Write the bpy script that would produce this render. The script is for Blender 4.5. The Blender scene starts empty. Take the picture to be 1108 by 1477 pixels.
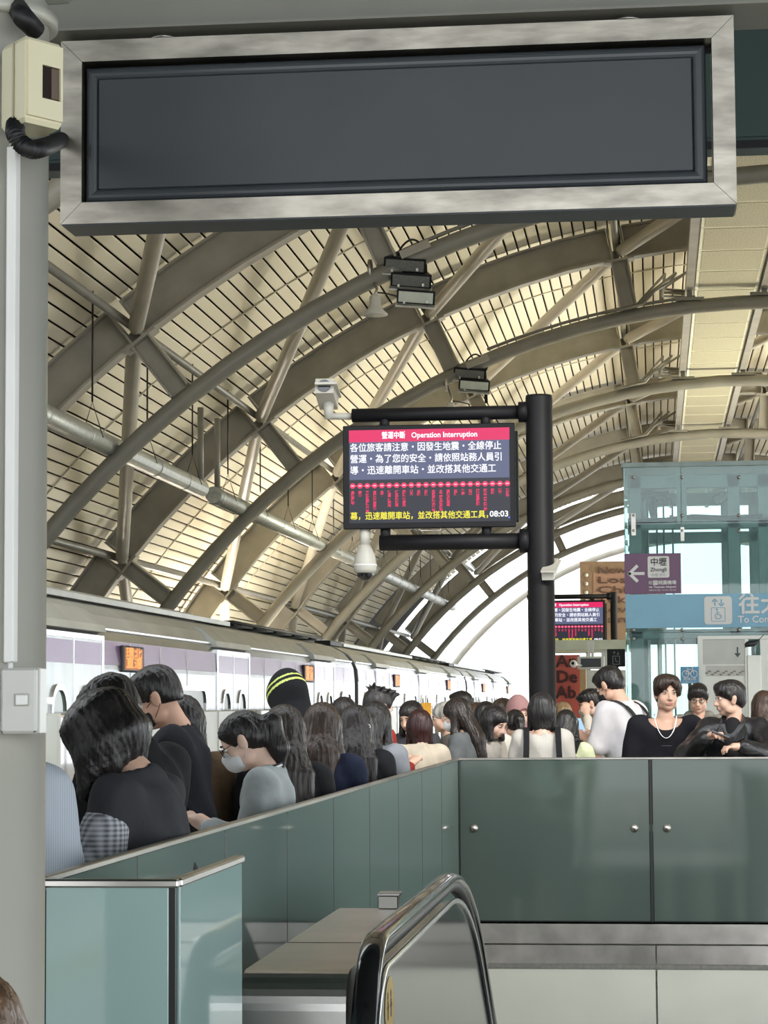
import bpy, math, random
import numpy as np
from mathutils import Vector, Matrix
random.seed(7)
C = bpy.context.scene.collection
SC = bpy.context.scene

# ------------------------------------------------------------------ camera
CAMZ = 1.6
F = 3400.0
_d = Vector((391, -274, -F)).normalized()                 # world +Y seen by the camera
_w = Vector((-.0067, 1, (-.0067*391-274)/F)).normalized() # world +Z seen by the camera
_x = _d.cross(_w).normalized()
RWC = Matrix((_x, _d, _w)).transposed()
cam = bpy.data.cameras.new('camera'); cam_o = bpy.data.objects.new('camera', cam); C.objects.link(cam_o)
cam.sensor_fit = 'VERTICAL'; cam.sensor_height = 36; cam.lens = F/1477*36
cam.clip_end = 1000; cam.clip_start = .05
cam_o.matrix_world = Matrix.Translation((0, 0, CAMZ)) @ RWC.transposed().to_4x4()
SC.camera = cam_o
def P(px, py, Y):
    r = RWC.transposed() @ Vector((px-554, 738-py, -F))
    t = Y/r.y
    return Vector((r.x*t, Y, CAMZ+r.z*t))
def PX(px, py, Xw):                                        # point of the pixel ray on the plane X = Xw
    r = RWC.transposed() @ Vector((px-554, 738-py, -F))
    t = Xw/r.x
    return Vector((Xw, r.y*t, CAMZ+r.z*t))

# ------------------------------------------------------------------ sky and exposure
wd = bpy.data.worlds.new('sky'); SC.world = wd; wd.use_nodes = True
nt = wd.node_tree; bg = nt.nodes['Background']
bg.inputs[0].default_value = (.93, .97, 1, 1); bg.inputs[1].default_value = 2.2
SC.view_settings.view_transform = 'Standard'; SC.view_settings.look = 'None'
SC.view_settings.exposure = .55; SC.view_settings.gamma = 1
SC.view_settings.use_curve_mapping = False
sun = bpy.data.lights.new('sun', 'SUN'); sun.energy = 1.5; sun.angle = math.radians(14); sun.color = (1, .93, .8)
so = bpy.data.objects.new('sun', sun); C.objects.link(so); so.rotation_euler = (math.radians(58), 0, math.radians(32))
def area(name, loc, to, sx, sy, power, col):
    l = bpy.data.lights.new(name, 'AREA'); l.shape = 'RECTANGLE'; l.size = sx; l.size_y = sy; l.energy = power; l.color = col
    o = bpy.data.objects.new(name, l); C.objects.link(o); o.location = loc
    o.rotation_euler = (Vector(to)-Vector(loc)).to_track_quat('-Z', 'Y').to_euler(); return o
# added fill lamps brightening the ceiling, standing in for daylight from the open sides
area('ceiling_fill_left', (-8.4, 46, .2), (-7.2, 46, 9), 1.6, 78, 25000, (1, .89, .74))
area('ceiling_fill_right', (10.5, 45, 1.6), (1, 45, 9), 2.0, 80, 14000, (.94, 1, .88))
SC.cycles.use_denoising = True
SC.cycles.max_bounces = 9; SC.cycles.diffuse_bounces = 5; SC.cycles.transparent_max_bounces = 12
SC.cycles.caustics_reflective = False; SC.cycles.caustics_refractive = False
SC.cycles.sample_clamp_indirect = 6

# ------------------------------------------------------------------ materials
MATS = {}
def mat(name, col, rough=.5, metal=0, var=.08, scale=6, bump=0, bscale=40, stretch=None, emit=0, trans=0, coat=0, alpha=1, spec=.5, ior=1.45):
    if name in MATS: return MATS[name]
    m = bpy.data.materials.new(name); m.use_nodes = True; MATS[name] = m
    n = m.node_tree; b = n.nodes['Principled BSDF']; L = n.links.new
    if emit:
        b.inputs['Base Color'].default_value = (0, 0, 0, 1)
        b.inputs['Emission Color'].default_value = (*col, 1); b.inputs['Emission Strength'].default_value = emit
        b.inputs['Roughness'].default_value = .5
        return m
    tc = n.nodes.new('ShaderNodeTexCoord'); mp = n.nodes.new('ShaderNodeMapping')
    L(tc.outputs['Object'], mp.inputs[0])
    if stretch: mp.inputs['Scale'].default_value = stretch
    nz = n.nodes.new('ShaderNodeTexNoise'); nz.inputs['Scale'].default_value = scale; nz.inputs['Detail'].default_value = 4
    L(mp.outputs[0], nz.inputs['Vector'])
    rp = n.nodes.new('ShaderNodeValToRGB')
    rp.color_ramp.elements[0].position = .3; rp.color_ramp.elements[1].position = .7
    rp.color_ramp.elements[0].color = (*[max(0, c*(1-var)) for c in col], 1)
    rp.color_ramp.elements[1].color = (*[min(1, c*(1+var)) for c in col], 1)
    L(nz.outputs['Fac'], rp.inputs[0]); L(rp.outputs[0], b.inputs['Base Color'])
    b.inputs['Roughness'].default_value = rough; b.inputs['Metallic'].default_value = metal
    b.inputs['Transmission Weight'].default_value = trans; b.inputs['Coat Weight'].default_value = coat
    b.inputs['Alpha'].default_value = alpha; b.inputs['Specular IOR Level'].default_value = spec; b.inputs['IOR'].default_value = ior
    if bump:
        n2 = n.nodes.new('ShaderNodeTexNoise'); n2.inputs['Scale'].default_value = bscale; n2.inputs['Detail'].default_value = 3
        L(mp.outputs[0], n2.inputs['Vector'])
        bp = n.nodes.new('ShaderNodeBump'); bp.inputs['Strength'].default_value = bump; bp.inputs['Distance'].default_value = .01
        L(n2.outputs['Fac'], bp.inputs['Height']); L(bp.outputs[0], b.inputs['Normal'])
    return m
def glassmat(name, tint, keep, glossr=.02, mixg=.12):
    m = bpy.data.materials.new(name); m.use_nodes = True; n = m.node_tree; n.nodes.clear(); L = n.links.new
    o = n.nodes.new('ShaderNodeOutputMaterial'); t = n.nodes.new('ShaderNodeBsdfTransparent'); t.inputs[0].default_value = (*tint, 1)
    g = n.nodes.new('ShaderNodeBsdfGlossy'); g.inputs['Roughness'].default_value = glossr
    dfu = n.nodes.new('ShaderNodeBsdfDiffuse'); dfu.inputs[0].default_value = (*keep, 1)
    fr = n.nodes.new('ShaderNodeFresnel'); fr.inputs[0].default_value = 1.5
    m1 = n.nodes.new('ShaderNodeMixShader'); m1.inputs[0].default_value = mixg; L(t.outputs[0], m1.inputs[1]); L(dfu.outputs[0], m1.inputs[2])
    m2 = n.nodes.new('ShaderNodeMixShader'); L(fr.outputs[0], m2.inputs[0]); L(m1.outputs[0], m2.inputs[1]); L(g.outputs[0], m2.inputs[2])
    L(m2.outputs[0], o.inputs[0]); return m
def frostmat(name, col, through, frac):
    # frosted, back-coated railing glass: milky scatter, a blurred view through, a polished face
    m = bpy.data.materials.new(name); m.use_nodes = True; n = m.node_tree; n.nodes.clear(); L = n.links.new
    o = n.nodes.new('ShaderNodeOutputMaterial')
    df = n.nodes.new('ShaderNodeBsdfDiffuse'); df.inputs[0].default_value = (*col, 1)
    tl = n.nodes.new('ShaderNodeBsdfTranslucent'); tl.inputs[0].default_value = (*col, 1)
    rf = n.nodes.new('ShaderNodeBsdfRefraction'); rf.inputs['Roughness'].default_value = .38; rf.inputs['IOR'].default_value = 1.25; rf.inputs[0].default_value = (*through, 1)
    g = n.nodes.new('ShaderNodeBsdfGlossy'); g.inputs['Roughness'].default_value = .045
    fr = n.nodes.new('ShaderNodeFresnel'); fr.inputs[0].default_value = 1.55
    a = n.nodes.new('ShaderNodeMixShader'); a.inputs[0].default_value = .4; L(df.outputs[0], a.inputs[1]); L(tl.outputs[0], a.inputs[2])
    b = n.nodes.new('ShaderNodeMixShader'); b.inputs[0].default_value = frac; L(a.outputs[0], b.inputs[1]); L(rf.outputs[0], b.inputs[2])
    c = n.nodes.new('ShaderNodeMixShader'); L(fr.outputs[0], c.inputs[0]); L(b.outputs[0], c.inputs[1]); L(g.outputs[0], c.inputs[2])
    L(c.outputs[0], o.inputs[0]); return m
def fabric(col, kind='plain', name=None):
    key = 'cloth_%s_%.3f_%.3f_%.3f' % (kind, *col)
    if key in MATS: return MATS[key]
    m = mat(key, col, rough=.85, var=.10, scale=9, bump=.35, bscale=26, spec=.25)
    n = m.node_tree; L = n.links.new; b = n.nodes['Principled BSDF']
    if kind in ('stripe', 'rib', 'plaid'):
        tc = n.nodes.new('ShaderNodeTexCoord')
        def wave(d, sc):
            w = n.nodes.new('ShaderNodeTexWave'); w.bands_direction = d; w.inputs['Scale'].default_value = sc
            L(tc.outputs['Object'], w.inputs[0]); return w
        if kind == 'plaid':
            w1 = wave('X', 22); w2 = wave('Z', 22)
            ad = n.nodes.new('ShaderNodeMath'); ad.operation = 'ADD'; L(w1.outputs['Fac'], ad.inputs[0]); L(w2.outputs['Fac'], ad.inputs[1])
            mu = n.nodes.new('ShaderNodeMath'); mu.operation = 'MULTIPLY'; mu.inputs[1].default_value = .5; L(ad.outputs[0], mu.inputs[0]); src = mu.outputs[0]
        else:
            src = wave('X', 55 if kind == 'stripe' else 30).outputs['Fac']
        r = n.nodes.new('ShaderNodeValToRGB')
        r.color_ramp.elements[0].color = (*[c*(.2 if kind == 'plaid' else .75) for c in col], 1); r.color_ramp.elements[1].color = (*col, 1)
        L(src, r.inputs[0]); L(r.outputs[0], b.inputs['Base Color'])
    return m
def leather(): return mat('black_leather', (.012, .012, .014), rough=.3, var=.3, scale=12, bump=.7, bscale=18, spec=.6)
def skinm(c=(.62, .40, .30)): return mat('skin_%.2f' % c[0], c, rough=.5, var=.06, scale=14, bump=.05, bscale=160)
def hairm(c=(.012, .010, .010), rough=.38):
    key = 'hair_%.3f_%.3f' % (c[0], c[2])
    if key in MATS: return MATS[key]
    m = mat(key, c, rough=rough, var=.5, scale=30, bump=.8, bscale=60, stretch=(1, 1, .12), spec=.5); return m

M = dict(
 steel=mat('satin_stainless_steel', (.42, .40, .37), rough=.3, metal=1, var=.22, scale=5, stretch=(1, .3, 1), bump=.03, bscale=30),
 frame=mat('mottled_stainless_steel', (.36, .335, .29), rough=.36, metal=1, var=.38, scale=9, stretch=(.8, 1, 2.2), bump=.06, bscale=14),
 deck=mat('brushed_deck_steel', (.6, .58, .56), rough=.32, metal=1, var=.12, scale=4, bump=.05, bscale=8),
 dark=mat('dark_grey_panel', (.045, .052, .058), rough=.42, var=.1, scale=3),
 bezel=mat('dark_grey_bezel', (.05, .058, .066), rough=.32, var=.08),
 black=mat('black_paint', (.008, .008, .010), rough=.5, var=.2, spec=.3),
 blackm=mat('matte_black_rubber', (.01, .01, .011), rough=.5, var=.2),
 handrail=mat('black_rubber_handrail', (.012, .012, .013), rough=.16, var=.1, coat=.6),
 pillar=mat('grey_green_pillar_paint', (.48, .475, .42), rough=.33, var=.05, scale=3, bump=.03, bscale=10, coat=.3),
 beam=mat('grey_roof_steel_paint', (.29, .27, .225), rough=.45, var=.14, scale=2.5, bump=.04, bscale=12),
 tube=mat('grey_tube_paint', (.20, .19, .16), rough=.4, var=.12, scale=2),
 brace=mat('pale_brace_paint', (.38, .35, .285), rough=.4, var=.08, scale=2),
 slat=mat('cream_ceiling_slat', (.82, .755, .59), rough=.45, var=.07, scale=.7, stretch=(1, .25, 1)),
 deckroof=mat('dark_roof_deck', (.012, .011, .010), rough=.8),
 seam=mat('pale_seam_strip', (.5, .45, .35), rough=.5),
 perf=mat('perforated_cream_panel', (.42, .39, .27), rough=.6, var=.3, scale=60, stretch=(1, .35, 1), bump=.25, bscale=90),
 perfedge=mat('cream_panel_edge', (.82, .79, .62), rough=.5),
 green=mat('dark_green_fascia_paint', (.022, .047, .042), rough=.5, var=.06),
 cream=mat('cream_plastic', (.66, .62, .44), rough=.4, var=.03),
 greybeam=mat('grey_hanger_beam_paint', (.19, .19, .165), rough=.45, var=.06),
 white=mat('white_plastic', (.72, .73, .72), rough=.35, var=.03),
 swplate=mat('pale_grey_switch_plastic', (.52, .52, .50), rough=.35, var=.03),
 duct=mat('galvanised_duct_metal', (.36, .37, .34), rough=.42, metal=.6, var=.2, scale=14, stretch=(1, 2, 1)),
 floor=mat('platform_granite_floor', (.55, .53, .48), rough=.35, var=.15, scale=40),
 concrete=mat('trackbed_concrete', (.30, .29, .27), rough=.9, var=.2, scale=3),
 wallp=mat('off_white_wall_panel', (.44, .45, .40), rough=.35, var=.05, scale=2),
 train=mat('train_stainless_side', (.36, .375, .385), rough=.24, metal=.9, var=.14, scale=2.4, stretch=(1, 1.6, .12), bump=.10, bscale=3),
 trainroof=mat('train_grey_roof', (.36, .37, .35), rough=.4, metal=.35, var=.12, scale=2),
 purple=mat('train_purple_band', (.15, .085, .18), rough=.25, metal=.3, var=.12, scale=3, stretch=(1, 1.5, .2)),
 doorleaf=mat('train_door_steel', (.50, .51, .52), rough=.28, metal=.85, var=.1, scale=3, stretch=(1, 2, .2)),
 tglass=mat('train_window_glass', (.10, .135, .115), rough=.12, var=.15, scale=2, spec=.4),
 trim=mat('bright_trim_metal', (.72, .73, .74), rough=.2, metal=1, var=.05),
 gate=mat('grey_gate_panel', (.40, .42, .40), rough=.35, var=.05),
 gateglass=mat('dark_gate_glass', (.02, .022, .025), rough=.08, var=.1, coat=1),
 amber=mat('amber_led', (1, .30, .05), emit=1.0), amberbg=mat('amber_led_field', (.32, .10, .03), emit=.9),
 magenta=mat('screen_magenta', (.80, .012, .13), emit=.68), slate=mat('screen_slate_blue', (.115, .13, .24), emit=.66),
 scrbg=mat('screen_dark_blue', (.018, .020, .036), emit=.66), scrwhite=mat('screen_white', (.92, .93, 1), emit=.85), scrblue=mat('screen_blue_cursor', (.1, .2, .9), emit=1),
 scrred=mat('screen_red', (.85, .03, .13), emit=.70), scryel=mat('screen_yellow', (.95, .85, .05), emit=.75), scrpink=mat('screen_pink', (1, .45, .55), emit=1.05),
 camwhite=mat('camera_housing_white', (.52, .51, .46), rough=.4, var=.04), dome=mat('smoked_dome', (.008, .008, .01), rough=.06, coat=1),
 signpurple=mat('purple_sign_vinyl', (.13, .062, .125), rough=.4, var=.03), signblue=mat('blue_sign_vinyl', (.18, .37, .50), rough=.4, var=.03),
 signwhite=mat('sign_white_vinyl', (.60, .60, .58), rough=.45, var=.02), signtext=mat('sign_dark_text', (.05, .05, .05), rough=.5),
 bikeblue=mat('bicycle_sign_blue', (.08, .25, .42), rough=.4), liftsteel=mat('lift_frame_steel', (.16, .20, .185), rough=.4, metal=.3, var=.15),
 brown=mat('brown_billboard', (.25, .165, .105), rough=.6, var=.06), brown2=mat('tan_billboard_field', (.34, .20, .14), rough=.6),
 brntext=mat('billboard_dark_letters', (.10, .055, .04), rough=.6), red=mat('red_billboard', (.42, .085, .07), rough=.55), redtext=mat('billboard_black_letters', (.05, .012, .015), rough=.6),
 flooddark=mat('floodlight_mesh_face', (.13, .135, .13), rough=.5, var=.3, scale=60), flood=mat('floodlight_aluminium', (.55, .56, .54), rough=.3, metal=.6, var=.15), floodlens=mat('floodlight_lens', (.55, .60, .55), rough=.12, coat=.6),
 sticker=mat('yellow_sticker', (.62, .45, .16), rough=.5), mask=mat('white_mask_fabric', (.75, .77, .78), rough=.8, bump=.2, bscale=40),
 maskblack=mat('black_mask_fabric', (.012, .012, .015), rough=.8), maskgreen=mat('pale_green_mask_fabric', (.45, .60, .55), rough=.8),
 wire=mat('dark_metal_rim', (.03, .025, .025), rough=.3, metal=.6), lens=glassmat('spectacle_lens', (.95, .97, .97), (.8, .8, .8), mixg=.04),
 eyew=mat('eye_white', (.7, .68, .65), rough=.25), iris=mat('dark_iris', (.02, .012, .008), rough=.1), lip=mat('lip_skin', (.42, .16, .14), rough=.4),
 brow=mat('dark_eyebrow', (.02, .015, .012), rough=.8), silver=mat('silver_chain', (.8, .8, .8), rough=.2, metal=1),
 phone=mat('phone_case_dark', (.03, .03, .035), rough=.25, coat=.5), phonescreen=mat('lit_phone_screen', (.35, .55, .8), emit=.9), shoe=mat('dark_shoe', (.03, .03, .03), rough=.5),
 yellowstripe=mat('reflective_yellow_stripe', (.62, .72, .16), rough=.5), orange=mat('orange_board', (.85, .42, .04), rough=.5),
 bird=mat('black_feathers', (.012, .011, .013), rough=.45), liftwhite=mat('lift_lobby_white_panel', (.62, .64, .60), rough=.4, var=.03), liftgrey=mat('lift_lobby_grey_panel', (.42, .43, .40), rough=.4, var=.05),
 patt=mat('grey_leaf_pattern', (.42, .42, .39), rough=.5), gold=mat('gold_button', (.5, .4, .2), rough=.3, metal=1),
)
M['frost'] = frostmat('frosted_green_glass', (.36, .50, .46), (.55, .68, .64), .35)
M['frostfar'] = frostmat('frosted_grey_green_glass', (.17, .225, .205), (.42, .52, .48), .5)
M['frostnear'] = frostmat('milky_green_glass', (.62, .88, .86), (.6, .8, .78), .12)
M['edge'] = mat('dark_glass_joint', (.01, .013, .012), rough=.4)
M['liftglass'] = glassmat('cyan_lift_glass', (.86, .96, .95), (.40, .60, .60), mixg=.12)
M['innerpanel'] = mat('grey_mirror_balustrade', (.11, .12, .118), rough=.12, metal=.85, var=.08, scale=2)
# ------------------------------------------------------------------ mesh helpers
class MB:
    def __init__(s): s.v = []; s.f = []; s.m = []; s.sm = []
    def add(s, vs, fs, mi=0, smooth=False):
        o = len(s.v); s.v += [tuple(v) for v in vs]; s.f += [tuple(i+o for i in f) for f in fs]; s.m += [mi]*len(fs); s.sm += [smooth]*len(fs); return s
    def box(s, x0, x1, y0, y1, z0, z1, mi=0):
        v = [(x, y, z) for x in (x0, x1) for y in (y0, y1) for z in (z0, z1)]
        return s.add(v, [(0, 1, 3, 2), (4, 6, 7, 5), (0, 4, 5, 1), (2, 3, 7, 6), (0, 2, 6, 4), (1, 5, 7, 3)], mi)
    def bbox(s, x0, x1, y0, y1, z0, z1, b=.01, mi=0):
        # box with chamfered edges
        import itertools
        X = (x0, x1); Y = (y0, y1); Z = (z0, z1); v = []; ids = {}
        for i, j, k in itertools.product((0, 1), repeat=3):
            sx, sy, sz = (b if i == 0 else -b), (b if j == 0 else -b), (b if k == 0 else -b)
            for a, p in enumerate(((X[i], Y[j]+sy, Z[k]+sz), (X[i]+sx, Y[j], Z[k]+sz), (X[i]+sx, Y[j]+sy, Z[k]))):
                ids[(i, j, k, a)] = len(v); v.append(p)
        fs = []
        g = lambda i, j, k, a: ids[(i, j, k, a)]
        for i in (0, 1): q = [g(i, 0, 0, 0), g(i, 1, 0, 0), g(i, 1, 1, 0), g(i, 0, 1, 0)]; fs.append(q if i else q[::-1])
        for j in (0, 1): q = [g(0, j, 0, 1), g(0, j, 1, 1), g(1, j, 1, 1), g(1, j, 0, 1)]; fs.append(q if j else q[::-1])
        for k in (0, 1): q = [g(0, 0, k, 2), g(1, 0, k, 2), g(1, 1, k, 2), g(0, 1, k, 2)]; fs.append(q if k else q[::-1])
        for j in (0, 1):
            for k in (0, 1): fs.append((g(0, j, k, 1), g(0, j, k, 2), g(1, j, k, 2), g(1, j, k, 1)) if (j ^ k) else (g(0, j, k, 2), g(0, j, k, 1), g(1, j, k, 1), g(1, j, k, 2)))
            for i in (0, 1): fs.append((g(i, j, 0, 0), g(i, j, 0, 1), g(i, j, 1, 1), g(i, j, 1, 0)) if (i ^ j) else (g(i, j, 0, 1), g(i, j, 0, 0), g(i, j, 1, 0), g(i, j, 1, 1)))
        for i in (0, 1):
            for k in (0, 1): fs.append((g(i, 0, k, 0), g(i, 0, k, 2), g(i, 1, k, 2), g(i, 1, k, 0)) if not (i ^ k) else (g(i, 0, k, 2), g(i, 0, k, 0), g(i, 1, k, 0), g(i, 1, k, 2)))
            for j in (0, 1):
                fs.append((g(i, j, k, 0), g(i, j, k, 1), g(i, j, k, 2)))
        return s.add(v, fs, mi)
    def tube(s, pts, r, n=12, mi=0, cap=True, smooth=True, flat=None):
        pts = [Vector(p) for p in pts]; rs = r if isinstance(r, (list, tuple)) else [r]*len(pts)
        v = []; fs = []; up = None
        for i, p in enumerate(pts):
            a = pts[max(i-1, 0)]; b = pts[min(i+1, len(pts)-1)]; t = (b-a).normalized()
            if up is None: up = Vector((0, 0, 1)) if abs(t.z) < .9 else Vector((1, 0, 0))
            x = t.cross(up).normalized(); y = x.cross(t).normalized(); up = y
            for k in range(n):
                an = 2*math.pi*k/n
                v.append(p + (x*math.cos(an)*(flat or 1)+y*math.sin(an))*rs[i])
        for i in range(len(pts)-1):
            for k in range(n):
                fs.append((i*n+k, i*n+(k+1) % n, (i+1)*n+(k+1) % n, (i+1)*n+k))
        s.add(v, fs, mi, smooth)
        if cap:
            o = len(s.v)-len(v)
            s.f.append(tuple(o+k for k in range(n))[::-1]); s.m.append(mi); s.sm.append(False)
            s.f.append(tuple(o+(len(pts)-1)*n+k for k in range(n))); s.m.append(mi); s.sm.append(False)
        return s
    def bar(s, a, b, w, h, up=(0, 0, 1), mi=0):
        # rectangular bar from a to b: w across, h along up
        a = Vector(a); b = Vector(b); t = (b-a).normalized(); u = Vector(up); x = t.cross(u).normalized(); u = x.cross(t).normalized()
        v = [q+x*sx*w/2+u*sz*h/2 for q in (a, b) for sx, sz in ((-1, -1), (1, -1), (1, 1), (-1, 1))]
        return s.add(v, [(0, 1, 2, 3)[::-1], (4, 5, 6, 7), (0, 1, 5, 4), (1, 2, 6, 5), (2, 3, 7, 6), (3, 0, 4, 7)], mi)
    def ell(s, c, r, n=16, m=10, mi=0, z0=-1, z1=1, rot=None):
        c = Vector(c); r = (r, r, r) if isinstance(r, (int, float)) else r; v = []; fs = []
        a0 = math.asin(z0); a1 = math.asin(z1)
        for i in range(m+1):
            a = a0+(a1-a0)*i/m
            for k in range(n):
                b = 2*math.pi*k/n; q = Vector((math.cos(a)*math.cos(b)*r[0], math.cos(a)*math.sin(b)*r[1], math.sin(a)*r[2]))
                if rot: q = rot @ q
                v.append(c+q)
        for i in range(m):
            for k in range(n): fs.append((i*n+k, i*n+(k+1) % n, (i+1)*n+(k+1) % n, (i+1)*n+k))
        return s.add(v, fs, mi, True)
    def lathe(s, c, prof, n=20, mi=0, rot=None):
        c = Vector(c); v = []; fs = []
        for r, z in prof:
            for k in range(n):
                b = 2*math.pi*k/n; q = Vector((math.cos(b)*r, math.sin(b)*r, z))
                if rot: q = rot @ q
                v.append(c+q)
        for i in range(len(prof)-1):
            for k in range(n): fs.append((i*n+k, i*n+(k+1) % n, (i+1)*n+(k+1) % n, (i+1)*n+k))
        return s.add(v, fs, mi, True)
    def prism(s, poly, lo, hi, axis='x', mi=0, smooth=False):
        # poly in the two other axes, extruded from lo to hi along axis
        def pt(p, q): return {'x': (q, p[0], p[1]), 'y': (p[0], q, p[1]), 'z': (p[0], p[1], q)}[axis]
        n = len(poly); v = [pt(p, lo) for p in poly]+[pt(p, hi) for p in poly]
        fs = [tuple(range(n)), tuple(range(n, 2*n))[::-1]]+[(i, i+n, (i+1) % n+n, (i+1) % n) for i in range(n)]
        return s.add(v, fs, mi, smooth)
    def build(s, name, mats, parent=None, loc=None):
        me = bpy.data.meshes.new(name); me.from_pydata(s.v, [], s.f)
        for m_ in (mats if isinstance(mats, (list, tuple)) else [mats]): me.materials.append(m_)
        me.polygons.foreach_set('material_index', s.m); me.polygons.foreach_set('use_smooth', s.sm)
        me.update()
        o = bpy.data.objects.new(name, me); C.objects.link(o)
        if parent: o.parent = parent
        if loc: o.location = loc
        return o
def tag(o, label=None, cat=None, group=None, kind=None):
    if label: o['label'] = label
    if cat: o['category'] = cat
    if group: o['group'] = group
    if kind: o['kind'] = kind
    return o
def empty(name, label, cat, group=None, loc=(0, 0, 0)):
    o = bpy.data.objects.new(name, None); C.objects.link(o); o.location = loc; o.empty_display_size = .1
    return tag(o, label, cat, group)
def box(name, m, parent, *a, b=0):
    mb = MB()
    (mb.bbox(*a, b=b) if b else mb.box(*a))
    return mb.build(name, m, parent)
_tcache = {}
def text(name, body, m, parent, loc, size, align='LEFT', depth=.001, width=None, font_sp=1, bold=0, line=1, fat=0):
    c = bpy.data.curves.new(name, 'FONT'); c.body = body; c.size = size; c.align_x = align; c.align_y = 'CENTER'; c.resolution_u = 2; c.extrude = 0
    c.space_character = font_sp; c.offset = bold; c.space_line = line
    o = bpy.data.objects.new(name, c); C.objects.link(o)
    dg = bpy.context.evaluated_depsgraph_get(); me = bpy.data.meshes.new_from_object(o.evaluated_get(dg))
    bpy.data.objects.remove(o); bpy.data.curves.remove(c)
    if width and len(me.vertices):
        xs = [v.co.x for v in me.vertices]; w = max(xs)-min(xs)
        for v in me.vertices: v.co.x *= width/w
        me.update()
    if fat and len(me.vertices):      # heavier strokes: the same outline repeated around itself
        vs = [tuple(v.co) for v in me.vertices]; fs = [tuple(p.vertices) for p in me.polygons]; V2 = []; F2 = []
        for q in range(5):
            o_ = len(V2); dx, dy = ((0, 0), (fat, 0), (-fat, 0), (0, fat), (0, -fat))[q]
            V2 += [(a+dx, b+dy, c+q*.0002) for a, b, c in vs]; F2 += [tuple(i+o_ for i in f) for f in fs]
        me = bpy.data.meshes.new(name); me.from_pydata(V2, [], F2)
    me.name = name; me.materials.clear(); me.materials.append(m)
    o = bpy.data.objects.new(name, me); C.objects.link(o); o.parent = parent
    o.location = loc; o.rotation_euler = (math.pi/2, 0, 0)
    return o
def copy_tree(o, parent=None, label=None):
    c = o.copy(); C.objects.link(c); c.parent = parent
    if label: c['label'] = label
    for ch in o.children: copy_tree(ch, c)
    return c
ORD = ['first', 'second', 'third', 'fourth', 'fifth', 'sixth', 'seventh', 'eighth', 'ninth', 'tenth', 'eleventh', 'twelfth']

# ================================================================== STRUCTURE
S = 9.0                                     # roof bay
XC, ZC = .196*S, CAMZ-.628*S                # centre of the vault
RA, RT, RS = 1.44*S, 1.313*S, 1.44*S+.36    # box arch, tube arch, slat radius
D0 = 3.06*S-S                               # nearest arch (over the camera side of the sign)
arcY = [3.06*S+S*i for i in range(-1, 8)]   # arches
def AP(ang, r, Y): a = math.radians(ang); return Vector((XC+r*math.sin(a), Y, ZC+r*math.cos(a)))
ROWS = [-66, -52, -38, -24, -10, 4, 18, 32, 46]
# floor with an escalator well
OX0, OX1, OY0, OY1 = -1.36, 2.3, 8.7, 16.06
PX0, PX1 = -4.35, 7.9
fl = tag(MB().box(PX0, OX0, -12, 100, -.3, 0).box(OX1, PX1, -12, 100, -.3, 0).box(OX0, OX1, -12, OY0, -.3, 0).box(OX0, OX1, OY1, 100, -.3, 0).build('floor', M['floor']), kind='structure')
tr = tag(MB().box(-60, PX0, -30, 200, -1.4, -1.2).box(PX0, 60, -30, 200, -6.2, -6.0).box(PX0-.2, PX0, -12, 100, -1.2, -.02).build('trackbed', M['concrete']), kind='structure')
# tactile strip
mb = MB(); mb.box(PX0+.62, PX0+.92, -12, 100, 0, .006)
mb.build('tactile_strip', mat('yellow_tactile', (.6, .45, .08), rough=.6), fl)

# well wall at the far end: steel bands and off-white panels
ww = tag(MB().box(OX0, 3.4, OY1-.02, OY1+.2, -5.9, -.3).build('wall_far', M['concrete']), kind='structure')
xj = P(947, 1400, 16.04).x
for i in range(-1, 2):
    x0, x1 = max(xj+i*1.45+.006, OX0), min(xj+(i+1)*1.45-.006, 3.4)
    for r in range(4):
        box('panel', M['wallp'], ww, x0, x1, OY1-.05, OY1-.02, -1.62-1.44*r+.01, -.175-1.44*r-.005)
zb = [P(940, y, 16).z for y in (1329, 1360, 1363, 1390)]
box('steel_band', M['steel'], ww, OX0, 3.4, OY1-.10, OY1-.02, zb[1], zb[0])
for i in (-1, 0, 1):
    x0, x1 = max(xj+i*1.45+.004, OX0), min(xj+(i+1)*1.45-.004, 3.4)
    box('steel_band', M['steel'], ww, x0, x1, OY1-.07, OY1-.02, zb[3], zb[2])
wl = tag(MB().box(OX0-.1, OX0-.02, 5.0, OY1, -5.9, -.02).build('wall_left', M['concrete']), kind='structure')
for i in range(6): box('panel', M['wallp'], wl, OX0-.02, OX0+.005, 8.7+i*1.24+.005, 8.7+(i+1)*1.24-.005, -3, -.17)
box('steel_band', M['steel'], wl, OX0-.02, OX0+.03, 5.0, OY1, -.16, .10)

# ---------------------------------------------------------------- vault: deck, slats, purlins, arches
def arcstrip(mb, a0, a1, r0, r1, y0, y1, n, mi=0):
    for i in range(n):
        b0 = a0+(a1-a0)*i/n; b1 = a0+(a1-a0)*(i+1)/n
        q = [AP(b, r, y) for y in (y0, y1) for b, r in ((b0, r0), (b1, r0), (b1, r1), (b0, r1))]
        fs = [(0, 1, 5, 4), (2, 3, 7, 6)]
        if i == 0: fs.append((3, 0, 4, 7))
        if i == n-1: fs.append((1, 2, 6, 5))
        fs += [(3, 2, 1, 0), (4, 5, 6, 7)]
        mb.add(q, fs, mi)
YE = arcY[-2]+.1                              # roof covering ends near the last arch but one
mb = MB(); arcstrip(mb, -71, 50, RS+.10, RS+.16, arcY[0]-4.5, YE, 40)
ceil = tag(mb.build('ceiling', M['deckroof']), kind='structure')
NS = 18; da = 14/NS
slat_me = {}
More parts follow.
